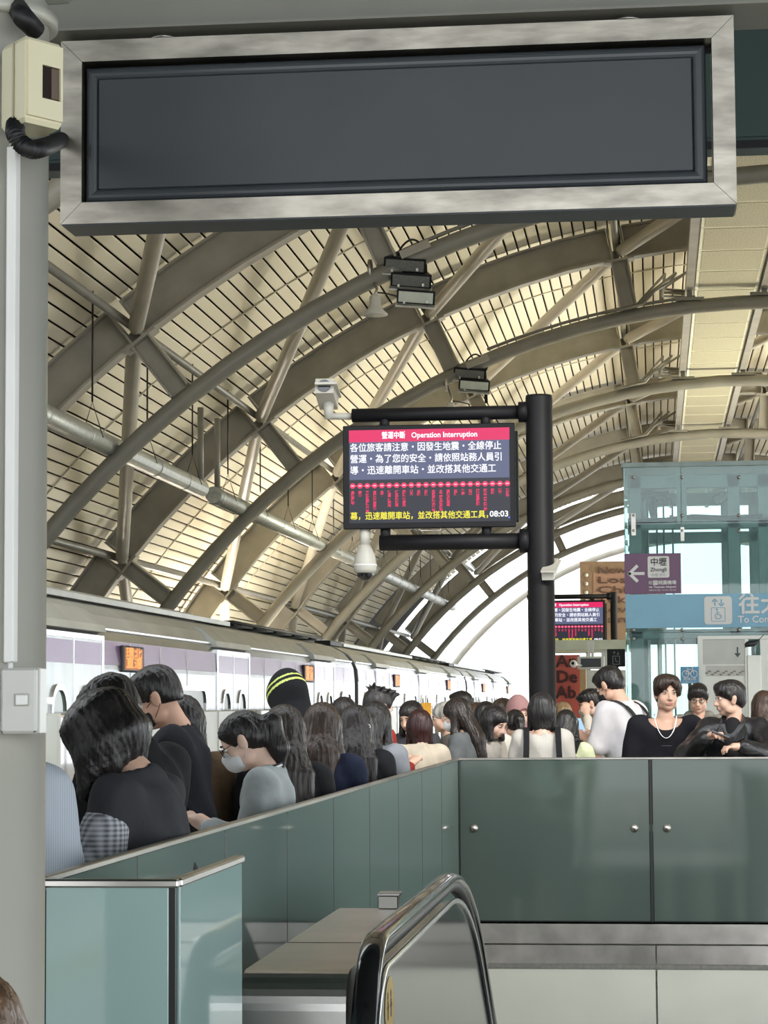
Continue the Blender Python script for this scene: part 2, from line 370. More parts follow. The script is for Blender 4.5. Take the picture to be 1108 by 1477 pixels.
def slat_mesh(length):
    k = round(length, 3)
    if k not in slat_me:
        w = RS*math.radians(da); g = .026
        b = MB(); x0, x1 = -w/2+g/2, w/2-g/2; e = .012
        v = []
        for y in (0, length): v += [(x0, y, .03), (x0, y, e), (x0+e, y, 0), (x1-e, y, 0), (x1, y, e), (x1, y, .03)]
        b.add(v, [(i, i+1, i+7, i+6) for i in range(5)]+[(0, 5, 4, 3, 2, 1), (6, 7, 8, 9, 10, 11)])
        me = bpy.data.meshes.new('slat'); me.from_pydata(b.v, [], b.f); me.materials.append(M['slat']); slat_me[k] = me
    return slat_me[k]
rest = MB()
def slat_matrix(ang, y):
    # local z points to the outside of the vault
    a = math.radians(ang); o = AP(ang, RS, y)
    return Matrix(((math.cos(a), 0, math.sin(a), o.x), (0, 1, 0, o.y), (-math.sin(a), 0, math.cos(a), o.z), (0, 0, 0, 1)))
halves = []
ys = [arcY[0]-4.5]+[y for a in arcY for y in (a, a+4.5)]
ys = [y for y in ys if y < YE]
cnt = 0
for j in range(len(ys)-1):
    y0, y1 = ys[j]+.012, ys[j+1]-.012
    far = y0 > arcY[-3]-.5
    for s_ in range(9):
        for k in range(NS):
            ang = -66-5.0+s_*14+(k+.5)*da
            if ang > 50 or (far and ang < -46): continue
            single = arcY[1]-.1 < y0 < arcY[3]-1 and -68 < ang < -5 and cnt < 300
            # only the nearest, largest ones as objects of their own
            if single and not (P(945, 1012, 30) is None):
                X = AP(ang, RS, (y0+y1)/2)
                px = 945+X.x/X.y*F
                if px < 40: single = False
            if single:
                o = bpy.data.objects.new('slat', slat_mesh(y1-y0)); C.objects.link(o); o.parent = ceil; o.matrix_local = slat_matrix(ang, y0); cnt += 1
            else:
                me = slat_mesh(y1-y0); mt = slat_matrix(ang, y0)
                rest.add([mt @ v.co for v in me.vertices], [tuple(p.vertices) for p in me.polygons])
o = rest.build('slats', M['slat'], ceil); o['kind'] = 'stuff'
# roof edge gutters
tag(MB().bar(AP(-71, RS, arcY[0]-4.5), AP(-71, RS, YE), .3, .25).build('trim_1', M['beam']), kind='structure')
tag(MB().bar(AP(50, RS, arcY[0]-4.5), AP(50, RS, YE), .3, .25).build('trim_2', M['beam']), kind='structure')

def sweep_i(mb, y, a0, a1, r, w, h, t, n):
    # I-section following the arc: two flanges and a web
    arcstrip(mb, a0, a1, r-h/2, r-h/2+t, y-w/2, y+w/2, n)
    arcstrip(mb, a0, a1, r+h/2-t, r+h/2, y-w/2, y+w/2, n)
    arcstrip(mb, a0, a1, r-h/2+t, r+h/2-t, y-t/2, y+t/2, n)
def ibar(mb, a, b, w, h, t, up):
    a = Vector(a); b = Vector(b); tt = (b-a).normalized(); u = Vector(up); x = tt.cross(u).normalized(); u = x.cross(tt).normalized()
    mb.bar(a+u*(h-t)/2, b+u*(h-t)/2, w, t, up); mb.bar(a-u*(h-t)/2, b-u*(h-t)/2, w, t, up); mb.bar(a, b, t, h-2*t, up)
names = ['nearest roof arch, mostly hidden by the blank sign', 'roof arch carrying the larger floodlight cluster', 'roof arch with the smaller floodlight cluster',
 'third visible roof arch behind the smaller floodlights', 'fourth visible roof arch, above the black post top', 'fifth visible roof arch toward the far end',
 'sixth visible roof arch, over the far platform', 'last covered roof arch before the open sky', 'bare end arch standing alone against the white sky']
for i, y in enumerate(arcY):
    t = empty('roof_arch', 'grey steel truss arch: '+names[i], 'arch', 'roof arches', (XC, y, ZC+RA))
    def part(mb, nm, m):
        o = mb.build(nm, m); o.parent = t; o.matrix_parent_inverse = Matrix.Translation(-Vector(t.location)); return o
    if i < len(arcY)-1:
        for k in range(len(ROWS)-1):
            mb = MB(); sweep_i(mb, y, ROWS[k]+.55, ROWS[k+1]-.55, RA+.02, .26, .52, .03, 4); part(mb, 'upper_chord', M['beam'])
        mb = MB(); sweep_i(mb, y, -72, ROWS[0]-.55, RA+.02, .26, .52, .03, 2); part(mb, 'upper_chord', M['beam'])
    mb = MB(); mb.tube([AP(a, RT, y) for a in np.arange(-71, 51.1, 3)], .112, 12); part(mb, 'lower_chord', M['tube'])
    for a in ROWS:
        if i == len(arcY)-1: continue
        mb = MB(); aa = math.radians(a)
        ibar(mb, AP(a, RA-.25, y), AP(a, RT+.1, y), .25, .27, .025, (math.cos(aa), 0, -math.sin(aa)))
        part(mb, 'strut', M['beam'])
        mb = MB()
        mb.bar(AP(a-1.05, RA-.25, y), AP(a+1.05, RA-.25, y), .30, .035, (math.sin(aa), 0, math.cos(aa)))
        mb.bar(AP(a-.45, RA-.24, y), AP(a-.45, RA+.27, y), .28, .03, (math.cos(aa), 0, -math.sin(aa)))
        mb.bar(AP(a+.45, RA-.24, y), AP(a+.45, RA+.27, y), .28, .03, (math.cos(aa), 0, -math.sin(aa)))
        part(mb, 'node_plate', M['beam'])
# unseen dark green soffit, added to shade the camera end from the sky
sf = tag(MB().box(-9, 12, -3.0, 9.1, P(1108, 213, 9).z+.95, P(1108, 213, 9).z+1.1).build('shade_soffit', M['green']), kind='structure')
rown = ['lowest row, above the train roof', 'row just above the train', 'second row up from the train', 'third row up from the train', 'row at the crown left of the panel strip', 'crown row beside the strip', 'row right of the panel strip', 'low row on the right', 'lowest row on the right']
for k, a in enumerate(ROWS):
    mb = MB(); mb.tube([AP(a, RA+.03, arcY[0]-4), AP(a, RA+.03, YE)], .055, 10)
    tag(mb.build('purlin_tube', M['tube']), 'long grey roof tube running lengthwise, '+rown[k], 'roof tube', 'lengthwise roof tubes')
short = ['', 'starting just above the train', 'starting two rows above the train', 'starting three rows above the train', 'starting left of the panel strip', 'starting beside the panel strip', 'starting right of the panel strip']
for i in range(len(arcY)-2):
    for k in range(1, 7):
        a = AP(ROWS[k], RA-.12, arcY[i]); b = AP(ROWS[k-1], RA-.12, arcY[i+1]); u = (b-a).normalized()
        mb = MB(); mb.tube([a+u*.12, a+u*.25, b-u*.25, b-u*.12], [.07, .1, .1, .07], 12)
        tag(mb.build('diagonal_brace', M['brace']), 'diagonal tube, arch %s to %s, %s' % (ORD[i], ORD[i+1], short[k]), 'roof brace', 'diagonal roof braces')
# thin seam strips across the slats at mid bay
for i in range(len(arcY)-2):
    mb = MB(); arcstrip(mb, -71, 50, RS-.012, RS+.002, arcY[i]+4.5-.018, arcY[i]+4.5+.018, 24); mb.build('seam_strip', M['seam'], ceil)

# ---------------------------------------------------------------- hanging strip of perforated panels
ZS = CAMZ+.712*S
xs0, xs1 = .105*(ZS-CAMZ), .272*(ZS-CAMZ)
st = empty('ceiling_panel_strip', 'long hanging strip of cream perforated panels under the crown of the roof', 'ceiling panels', None, (xs0, 15, ZS))
def sp(mb, nm, m):
    o = mb.build(nm, m); o.parent = st; o.matrix_parent_inverse = Matrix.Translation(-Vector(st.location)); return o
pm = MB(); pm.box(0, xs1-xs0-.06, 0, 1.56, 0, .03); pme = bpy.data.meshes.new('panel'); 
y = 12.4; first = None
for i in range(40):
    y0 = 12.4+i*1.62
    if abs(y0) > 80: break
    if first is None:
        mb = MB(); mb.box(xs0+.05, xs1-.05, y0+.02, y0+1.60, ZS, ZS+.03, 1); mb.box(xs0+.10, xs1-.10, y0+.07, y0+1.55, ZS-.008, ZS, 0)
        first = sp(mb, 'panel', [M['perf'], M['perfedge']])
    else:
        o = first.copy(); C.objects.link(o); o.location = (0, i*1.62, 0)
mb = MB(); mb.box(xs0-.10, xs0+.02, 12, 78, ZS-.05, ZS+.12); sp(mb, 'rail', M['beam'])
mb = MB(); mb.box(xs1-.02, xs1+.10, 12, 78, ZS-.05, ZS+.12); sp(mb, 'rail', M['beam'])
mb = MB(); mb.box(xs0, xs1, 12, 78, ZS+.03, ZS+.06); sp(mb, 'backing', M['beam'])
for i, y in enumerate(arcY[:-1]):
    for xx in (xs0-.04, xs1+.04):
        mb = MB(); zt = ZC+math.sqrt(RT**2-(xx-XC)**2); mb.box(xx-.22, xx+.22, y-.10, y+.10, zt+.09, zt+.14); mb.box(xx-.04, xx+.04, y-.05, y+.05, zt+.1, max(zt+.2, ZS)); sp(mb, 'hanger', M['tube'])
# cable runs rising beside the strip, one bundle per arch
for i in (2, 3, 4):
    y = arcY[i]; t = empty('roof_cables', 'bundle of grey cables bending up beside the panel strip at the %s arch' % ORD[i], 'cables', 'cable bundles by the panel strip', (0, y, 7))
    for q in range(3):
        x0 = AP(-10, RT, y).x+.1+.05*q
        a = Vector((x0, y-.12-.05*q, AP(-9, RT, y).z+.12)); mb = MB()
        mb.tube([a+Vector((-.5, 0, -.11)), a, a+Vector((.18, .15, .22)), a+Vector((.45+.12*q, .8, .62)), Vector((xs0-.45, y+1.4, ZS+.12+.06*q)), Vector((xs0-.08, y+1.5, ZS+.12+.05*q))], .022, 8)
        o = mb.build('cable', M['tube']); o.parent = t; o.matrix_parent_inverse = Matrix.Translation(-Vector(t.location))
    mb = MB(); mb.box(xs0-.5, xs0-.08, y+1.5, y+1.56, ZS+.18, ZS+.22); mb.box(xs0-.5, xs0-.44, y+1.45, y+1.6, ZS+.05, ZS+.3); o = mb.build('bracket', M['beam']); o.parent = t; o.matrix_parent_inverse = Matrix.Translation(-Vector(t.location))

# ---------------------------------------------------------------- dark green fascia and hanging beam
pl, pr = P(40, 247, 9), P(1108, 213, 9)
gf = tag(MB().box(pl.x-1.2, pr.x+2.5, 9, 9.12, pr.z, pr.z+.95).build('trim_3', M['green']), kind='structure')
box('edge_profile', M['black'], gf, pl.x-1.2, pr.x+2.5, 8.985, 9, pr.z, pr.z+.03)
box('panel', M['green'], gf, pl.x-1.2, pr.x+2.5, 8.99, 9, pr.z+.045, pr.z+.46)
box('panel', M['green'], gf, pl.x-1.2, pr.x+2.5, 8.99, 9, pr.z+.47, pr.z+.94)
for x in (pl.x-1.1, pr.x+2.4):
    box('post', M['beam'], gf, x, x+.15, 9.12, 9.27, 0, pr.z+.95)
# ================================================================== NEAR OBJECTS
# hanger beam the blank sign hangs from
za = P(554, 31, 5.02).z
hb = empty('hanger_beam', 'grey painted beam across the top that the blank sign hangs from', 'beam', None, (0, 5, za))
def kid(mb, nm, m, t):
    o = mb.build(nm, m); o.parent = t; o.matrix_parent_inverse = Matrix.Translation(-Vector(t.location)); return o
kid(MB().box(-1.6, 1.4, 5.0, 5.13, za, za+.11), 'web', M['greybeam'], hb)
kid(MB().box(-1.6, 1.4, 4.985, 5.15, za+.075, za+.095), 'flange', M['greybeam'], hb)
kid(MB().box(-1.6, 1.4, 4.97, 5.17, za-.006, za), 'bottom_plate', M['greybeam'], hb)

# pillar on the left
pr_ = P(65, 700, 4.2); pcx = pr_.x-.124
pil = empty('pillar', 'round grey-green painted steel pillar at the left edge of the view', 'pillar', None, (pcx, 4.2, 0))
kid(MB().lathe((pcx, 4.2, 0), [(.0, 0), (.2, 0), (.2, .02), (.124, .02), (.124, 3.14), (0, 3.14)], 40), 'shaft', M['pillar'], pil)
kid(MB().lathe((pcx, 4.2, 2.86), [(.124, 0), (.14, .0), (.14, .022), (.124, .022)], 40), 'collar', M['pillar'], pil)
kid(MB().tube([(pcx-.3, 4.2, P(0, 0, 4.2).z+.02), (pcx+.16, 4.2, P(0, 0, 4.2).z+.035)], .045, 16), 'cross_pipe', M['greybeam'], pil)
kid(MB().tube([P(24, 8, 4.12), P(34, 25, 4.06), P(52, 44, 4.1)], [.018, .02, .018], 12), 'cable_boot', M['blackm'], pil)

# junction box clipped to the pillar
jb = empty('junction_box', 'cream plastic junction box with a small dark window, strapped to the pillar top', 'box', None, P(40, 118, 4.0))
a = P(3, 60, 4.06); b_ = P(36, 49, 3.99); c_ = P(89, 62, 4.06)
zt = P(36, 52, 4).z; zb_ = P(36, 176, 4).z
def wall2(p, q, z0, z1, t, inset=0):   # slab standing on line p->q
    p = Vector((p.x, p.y, 0)); q = Vector((q.x, q.y, 0)); u = (q-p).normalized(); nrm = Vector((-u.y, u.x, 0))
    if nrm.y < 0: nrm = -nrm
    return [p+u*inset, q-u*inset, q-u*inset+nrm*t, p+u*inset+nrm*t]
poly = [Vector((a.x, a.y, 0)), Vector((b_.x, b_.y, 0)), Vector((c_.x, c_.y, 0)), Vector((c_.x-.035, c_.y+.045, 0)), Vector((a.x+.03, a.y+.06, 0))]
def inset_prism(poly, z0, z1, bz, k):
    cx = sum((p for p in poly), Vector())/len(poly); n = len(poly); v = []
    for z, s_ in ((z0, k), (z0+bz, 1), (z1-bz, 1), (z1, k)):
        v += [Vector((cx.x+(p.x-cx.x)*s_, cx.y+(p.y-cx.y)*s_, z)) for p in poly]
    fs = [tuple(range(n))[::-1], tuple(range(3*n, 4*n))]+[(r*n+i, r*n+(i+1) % n, (r+1)*n+(i+1) % n, (r+1)*n+i) for r in range(3) for i in range(n)]
    return v, fs
v, f_ = inset_prism(poly, zb_, zt, .008, .9); kid(MB().add(v, f_), 'body', M['cream'], jb)
u = (c_-b_); u.z = 0; w_ = u.length; u.normalize(); nn = Vector((u.y, -u.x, 0))
def onf(s_, z, d): q = Vector((b_.x, b_.y, 0))+u*(w_*s_)+nn*d; q.z = z; return q
zw0, zw1 = P(66, 141, 4.02).z, P(66, 93, 4.02).z
def slab(s0, s1, z0, z1, d0, d1):
    v = [onf(s, z, d) for d in (d0, d1) for s, z in ((s0, z0), (s1, z0), (s1, z1), (s0, z1))]
    return MB().add(v, [(0, 1, 2, 3), (7, 6, 5, 4), (0, 4, 5, 1), (1, 5, 6, 2), (2, 6, 7, 3), (3, 7, 4, 0)])
m4 = slab(.04, .42, zb_+.012, zt-.008, 0, .006)
for q in (slab(.92, .98, zb_+.012, zt-.008, 0, .006), slab(.42, .92, zb_+.012, zw0, 0, .006), slab(.42, .92, zw1, zt-.008, 0, .006)): m4.add(q.v, q.f)
kid(m4, 'cover', M['cream'], jb)
kid(slab(.42, .92, zw0, zw1, -.0005, .001), 'window', mat('dark_brown_window', (.02, .012, .01), rough=.15), jb)
kid(slab(.70, .90, zw0+.003, zw1-.002, .001, .003), 'terminal', mat('brown_terminal', (.10, .07, .05), rough=.5), jb)
kid(MB().bar((a.x+(b_.x-a.x)*.55-.002, a.y+(b_.y-a.y)*.55-.001, zb_+.006), (a.x+(b_.x-a.x)*.55-.002, a.y+(b_.y-a.y)*.55-.001, zt-.003), .003, .003, (1, 0, 0)), 'seam', mat('cream_seam', (.35, .33, .24), rough=.5), jb)
# corrugated cable
pts = [P(22, 180, 4.03), P(22, 192, 4.0), P(30, 206, 4.0), P(46, 215, 4.0), P(66, 211, 4.1), P(82, 204, 4.5), P(92, 200, 5.2)]
def catmull(p, n=8):
    p = [Vector(q) for q in p]; p = [p[0]*2-p[1]]+p+[p[-1]*2-p[-2]]; out = []
    for i in range(1, len(p)-2):
        for k in range(n):
            t = k/n; out.append(.5*((2*p[i])+(-p[i-1]+p[i+1])*t+(2*p[i-1]-5*p[i]+4*p[i+1]-p[i+2])*t*t+(-p[i-1]+3*p[i]-3*p[i+1]+p[i+2])*t**3))
    return out+[p[-2]]
cp = catmull(pts, 14)
mb = MB(); mb.tube(cp, [.0145+.003*(1 if i % 3 == 0 else (-.2)) for i in range(len(cp))], 14)
o = mb.build('corrugated_hose', M['blackm']); tag(o, 'black corrugated cable hose curling under the cream junction box', 'cable')
# white trunking and switch
def pcyl(px, Yo=0):     # point on pillar face for a given pixel column
    X = P(px, 700, 4.2-.1).x; dx = X-pcx; dx = max(-.12, min(.12, dx)); return X, 4.2-math.sqrt(max(.124**2-dx*dx, 0))
xa, ya = pcyl(8); xb, yb = pcyl(22)
tk = MB(); tk.bbox(xa, xb, min(ya, yb)-.012, max(ya, yb)+.01, P(15, 955, 4.08).z, P(15, 208, 4.08).z, .002)
t = tag(tk.build('cable_trunking', M['white']), 'narrow white cable trunking running down the pillar to the switch', 'trunking')
kid2 = MB().tube([P(15, 209, 4.07), P(18, 196, 4.05), P(21, 186, 4.04)], .003, 8).build('cable', M['white'], t)
kid2 = MB().tube([P(15, 955, 4.07), P(15, 966, 4.07)], .005, 8).build('cable', M['white'], t)
sw = empty('light_switch', 'pale grey wall switch plate with one rocker, mounted low on the pillar', 'switch', None, P(28, 1010, 4.07))
q0, q1 = P(2, 1057, 4.065), P(54, 963, 4.065)
ysw = 4.068
kid(MB().bbox(q0.x, q1.x, ysw-.012, ysw+.02, q0.z, q1.z, .004), 'plate', M['swplate'], sw)
kid(MB().bbox(q0.x-.001, q1.x+.003, ysw+.004, ysw+.05, q0.z-.002, q1.z+.001, .002), 'back_box', M['swplate'], sw)
r0, r1 = P(19, 1018, 4.05), P(41, 1000, 4.05)
kid(MB().bbox(r0.x, r1.x, ysw-.0145, ysw-.01, r0.z, r1.z, .001), 'surround', mat('grey_switch_frame', (.36, .36, .33), rough=.4), sw)
kid(MB().bbox(r0.x+.004, r1.x-.002, ysw-.019, ysw-.01, r0.z+.002, r1.z-.002, .0015), 'rocker', M['white'], sw)

# blank hanging sign
YS = 5.0
q = [P(88, 59.5, YS), P(1060, 21, YS), P(1061.5, 294, YS), P(88, 323, YS)]
x0, x1 = q[0].x, (q[1].x+q[2].x)/2; z1 = (q[0].z+q[1].z)/2; z0 = (q[2].z+q[3].z)/2
bw = .0475; dp = .12
sg = empty('blank_hanging_sign', 'large blank dark sign panel in a mottled stainless steel frame at the top', 'sign', None, ((x0+x1)/2, YS, z0))
def frame_bar(c0, c1, i0, i1):       # mitred bar: outer corners c0,c1 inner i0,i1 (x,z)
    v = [(p[0], y, p[1]) for y in (YS, YS+dp) for p in (c0, c1, i1, i0)]
    return MB().add(v, [(0, 1, 2, 3), (7, 6, 5, 4), (0, 4, 5, 1), (2, 6, 7, 3), (1, 5, 6, 2), (3, 7, 4, 0)])
O = [(x0, z0), (x1, z0), (x1, z1), (x0, z1)]; I = [(x0+bw, z0+bw), (x1-bw, z0+bw), (x1-bw, z1-bw), (x0+bw, z1-bw)]
g = .0006
for i in range(4):
    j = (i+1) % 4; a0, a1, b0, b1 = map(list, (O[i], O[j], I[i], I[j]))
    dx = (O[j][0]-O[i][0]); dz = (O[j][1]-O[i][1]); L = math.hypot(dx, dz); ux, uz = dx/L*g, dz/L*g
    o = kid(frame_bar((a0[0]+ux, a0[1]+uz), (a1[0]-ux, a1[1]-uz), (b0[0]+ux, b0[1]+uz), (b1[0]-ux, b1[1]-uz)), 'frame_bar', M['frame'], sg)
kid(MB().box(x0+.004, x1-.004, YS+.003, YS+dp, z0-.003, z0-.0002), 'underside', M['dark'], sg)
px0, px1, pz0, pz1 = x0+bw+.003, x1-bw-.013, z0+bw+.004, z1-bw-.008
kid(MB().box(px0, px1, YS+.03, YS+.09, pz0, pz1), 'panel_case', M['black'], sg)
kid(MB().bbox(px0+.03, px1-.03, YS+.018, YS+.035, pz0+.028, pz1-.028, .002), 'face_panel', M['dark'], sg)
bz = .030
def bez(mb, p, q_, nx, nz):
    for i in range(8):
        a0 = math.pi*i/8; a1 = math.pi*(i+1)/8
        f = lambda a, e, s: (e[0]+nx*(bz/2-bz/2*math.cos(a))+s*0, YS+.028-.014*math.sin(a), e[1]+nz*(bz/2-bz/2*math.cos(a)))
        # mitred ends: move the ends along the bar with the width
        def g2(a, e, sg_): w = bz/2-bz/2*math.cos(a); d = ((q_[0]-p[0]), (q_[1]-p[1])); L = math.hypot(*d); return (e[0]+nx*w+sg_*d[0]/L*w, YS+.030-.014*math.sin(a), e[1]+nz*w+sg_*d[1]/L*w)
        mb.add([g2(a0, p, 1), g2(a0, q_, -1), g2(a1, q_, -1), g2(a1, p, 1)], [(0, 1, 2, 3)], 0, True)
    return mb
for p_, q_, nx, nz in (((px0, pz0), (px1, pz0), 0, 1), ((px1, pz0), (px1, pz1), -1, 0), ((px1, pz1), (px0, pz1), 0, -1), ((px0, pz1), (px0, pz0), 1, 0)):
    kid(bez(MB(), p_, q_, nx, nz), 'bezel', M['bezel'], sg)
for px in (235, 906):
    x = P(px, 40, YS+.05).x
    kid(MB().tube([(x, YS+.06, z1-.002), (x, YS+.06, za)], .0175, 16), 'hanger_tube', M['greybeam'], sg)
    kid(MB().lathe((x, YS+.06, za-.012), [(.0, 0), (.028, 0), (.028, .01), (0, .01)], 16), 'flange', M['steel'], sg)
kid(MB().box(x0+bw+.0005, x1-bw, YS+.075, YS+.085, z1-bw-.012, z1-bw), 'bracket', M['black'], sg)

# ================================================================== GLASS RAILINGS
HR = P(800, 1093, 16).z
rz0 = P(800, 1328.5, 16).z
XW = -1.33
fr = empty('far_glass_railing', 'frosted green glass railing across the far end of the escalator well', 'railing', None, (0, 16, 0))
xs_ = [P(664, 1200, 16).x, P(942, 1200, 16).x]
wpan = xs_[1]-xs_[0]
for i in range(3):
    xa = xs_[0]+i*wpan; xb = xa+wpan-.022
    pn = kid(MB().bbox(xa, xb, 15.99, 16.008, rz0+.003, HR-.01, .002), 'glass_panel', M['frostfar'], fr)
    for xx in (xa+.095, xb-.1):
        bo = kid(MB().lathe((xx, 15.99, P(800, 1194, 16).z), [(0, .022), (.014, .02), (.018, .012), (.026, .008), (.028, 0)], 16, rot=Matrix.Rotation(math.pi/2, 3, 'X')), 'bolt', M['steel'], fr)
    kid(MB().box(xb+.002, xb+.020, 15.985, 16.03, rz0, HR-.012), 'joint', M['edge'], fr)
    kid(MB().box(xb-.01, xb+.03, 16.03, 16.09, rz0-.1, HR-.02), 'post', M['black'], fr)
    kid(MB().box(xb-.12, xb+.14, 16.012, 16.04, P(800, 1199, 16).z, P(800, 1189, 16).z), 'clamp_arm', M['steel'], fr)
kid(MB().box(xs_[0]-.03, xs_[0]-.004, 15.975, 16.02, rz0, HR-.012), 'joint', M['edge'], fr)
kid(MB().bbox(xs_[0]-.03, xs_[0]+3*wpan, 15.985, 16.015, HR-.012, HR+.004, .003), 'top_trim', M['steel'], fr)
kid(MB().box(xs_[0]-.03, xs_[0]+3*wpan, 15.96, 16.03, rz0-.012, rz0+.001), 'bottom_channel', M['black'], fr)

lr = empty('side_glass_railing', 'long frosted green glass railing beside the crowd, running away from the camera', 'railing', None, (XW, 5, 0))
ysm = [5.05]+[5.97+1.236*k for k in range(9)]; ysm[-1] = 15.86
for i in range(len(ysm)-1):
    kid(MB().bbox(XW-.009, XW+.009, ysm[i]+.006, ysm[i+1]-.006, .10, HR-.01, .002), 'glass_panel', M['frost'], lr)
    kid(MB().box(XW-.0095, XW+.0095, ysm[i+1]-.0055, ysm[i+1]+.0055, .10, HR-.01), 'joint', M['edge'], lr)
    kid(MB().box(XW-.060, XW-.025, ysm[i+1]-.02, ysm[i+1]+.02, 0, HR-.03), 'post', M['steel'], lr)
    kid(MB().box(XW-.035, XW-.008, ysm[i+1]-.07, ysm[i+1]+.07, .60, .64), 'clamp_arm', M['steel'], lr)
kid(MB().bbox(XW-.014, XW+.012, ysm[0], 15.98, HR-.012, HR+.004, .003), 'top_trim', M['steel'], lr)

nr = empty('near_glass_enclosure', 'pale milky glass corner panels with steel caps right of the pillar', 'railing', None, (-1.15, 5, 0))
XR = P(252, 1270, 4.98).x; XL = P(67, 1270, 4.98).x; YB = 5.76
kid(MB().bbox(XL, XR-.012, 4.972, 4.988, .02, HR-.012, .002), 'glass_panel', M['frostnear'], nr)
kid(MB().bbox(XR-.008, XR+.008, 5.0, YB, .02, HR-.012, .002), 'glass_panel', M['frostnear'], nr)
kid(MB().box(XR-.012, XR+.002, 4.975, 4.999, 0, HR-.012), 'joint', M['edge'], nr)
kid(MB().box(XR-.006, XR+.006, YB, YB+.008, 0, HR-.012), 'joint', M['edge'], nr)
kid(MB().bbox(XL-.005, XR+.01, 4.965, 4.995, HR-.014, HR+.004, .004), 'top_cap', M['deck'], nr)
kid(MB().bbox(XR-.014, XR+.014, 4.995, YB+.01, HR-.014, HR+.004, .004), 'top_cap', M['deck'], nr)
kid(MB().box(XL-.02, XR+.02, 4.96, 5.0, 0, .02), 'bottom_channel', M['steel'], nr)
kid(MB().box(XR-.02, XR+.02, 5.0, YB+.01, 0, .02), 'bottom_channel', M['steel'], nr)
kid(MB().box(XL-.012, XL-.004, 4.965, 5.3, 0, HR-.02), 'end_post', M['black'], nr)

# ================================================================== ESCALATOR
es = empty('escalator', 'stainless steel escalator going down below the far glass railing', 'escalator', None, (-.3, 8.6, 0))
SL = math.tan(math.radians(30))
def side_profile(ztop, y0, yk, r, off=0, yend=16.0, zbot=-.3):
    # top line: near quarter round, level run, knee, 30 degree descent
    pts = []
    for i in range(9):
        a = math.pi-math.pi/2*i/8
        pts.append((y0+r+r*math.cos(a), ztop-r+r*math.sin(a)))
    R = 1.3; th = math.radians(30)
    for i in range(9):
        a = th*i/8; pts.append((yk+R*math.sin(a), ztop-R*(1-math.cos(a))))
    ye, ze = pts[-1]
    pts.append((yend, ze-(yend-ye)*SL))
    return pts
def balustrade(xdeck0, xdeck1, xin0, xin1, hx, sgn, t):
    top = side_profile(.885, 6.30, 8.25, .10)
    poly = top+[(16.0, top[-1][1]-1.6), (8.6, -.9), (8.6, 0), (6.30, 0)]
    kid(MB().prism(poly, xdeck0, xdeck1, 'x'), 'outer_decking', M['deck'], t)
    for yj in (7.1,):
        kid(MB().box(xdeck0+.001, xdeck1-.001, yj, yj+.003, .8851, .8862), 'deck_joint', M['black'], t)
    # inner upright panel with rounded newel end
    hp = handpath(.95-.085, 6.36, .30)
    hp2 = hp
    poly = [(y, z) for (y, z) in hp2]+[(15.6, hp2[-1][1]-1.3), (8.6, -.9), (8.6, 0), (6.5, 0)]
    kid(MB().prism(poly, xin0, xin1, 'x'), 'inner_panel', M['innerpanel'], t)
    e = [Vector((hx, y, z)) for y, z in hp2[4:]]
    kid(MB().tube([Vector((hx+.02*sgn, q.y, q.z)) for q in e], .010, 8), 'edge_trim', M['trim'], t)
    hp3 = handpath(.95-.03, 6.29, .34)
    kid(MB().tube([Vector((hx, y, z)) for y, z in hp3], .024, 8, flat=1.1), 'rail_guide', M['blackm'], t)
    hp1 = handpath(.95, 6.25, .36)
    mb = MB(); mb.tube([Vector((hx, y, z)) for y, z in hp1], .020, 14, flat=1.8); kid(mb, 'handrail', M['handrail'], t)
def handpath(z, y0, r):
    pts = []
    for i in range(15):
        a = math.radians(230)-math.radians(140)*i/14
        pts.append((y0+r+r*math.cos(a), z-r+r*math.sin(a)))
    R = 3.0; th = math.radians(30); yk = 8.75
    for i in range(11):
        a = th*i/10; pts.append((yk+R*math.sin(a), z-R*(1-math.cos(a))))
    pts.append((15.6, pts[-1][1]-(15.6-pts[-1][0])*SL)); return pts
balustrade(-1.115, -.83, -.80, -.765, -.78, 1, es)
balustrade(.88, 1.165, .815, .85, .83, -1, es)
for x0_, x1_ in ((-.83, -.80), (.85, .88)):
    tp = side_profile(.80, 6.4, 8.25, .1); kid(MB().prism(tp+[(16, tp[-1][1]-1.2), (8.6, -.9), (8.6, 0), (6.4, 0)], x0_, x1_, 'x'), 'inner_decking', M['blackm'], es)
# comb plate and steps
kid(MB().box(-.74, .79, 6.4, 8.7, 0, .012), 'landing_plate', M['steel'], es)
for i in range(18):
    y = 8.7+i*.4; z = -i*.2 if i > 1 else -.02*i
    z = -max(0, i-1.2)*.2308
    kid(MB().box(-.70, .75, y, y+.41, z-.22, z), 'step', M['dark'], es)
kid(MB().prism([(8.7, -.25), (16.0, -.25-7.3*SL+.4), (16.0, -.8-7.3*SL+.4), (8.7, -.9)], -1.2, 1.25, 'x'), 'truss_soffit', M['steel'], es)
bx = P(561, 1290, 8.3)
cb = empty('sensor_box', 'small stainless box standing on the far end of the escalator decking', 'box', None, (bx.x, 8.3, .885))
kid(MB().bbox(bx.x-.035, bx.x+.035, 8.27, 8.35, .885, .93, .003), 'body', M['steel'], cb)
kid(MB().bbox(bx.x-.037, bx.x+.042, 8.265, 8.355, .93, .94, .002), 'lid', M['deck'], cb)
sy, sz = PX(562, 1452, -.764).y, PX(562, 1452, -.764).z
mb = MB(); n = 28
mb.add([(-.7635, sy+.13*math.cos(2*math.pi*k/n)*.9, sz+.085*math.sin(2*math.pi*k/n)) for k in range(n)], [tuple(range(n))])
stk = mb.build('sticker', M['sticker']); stk.parent = es; stk.matrix_parent_inverse = Matrix.Translation(-Vector(es.location)); stk['label'] = 'round yellow safety sticker with small dark figures'
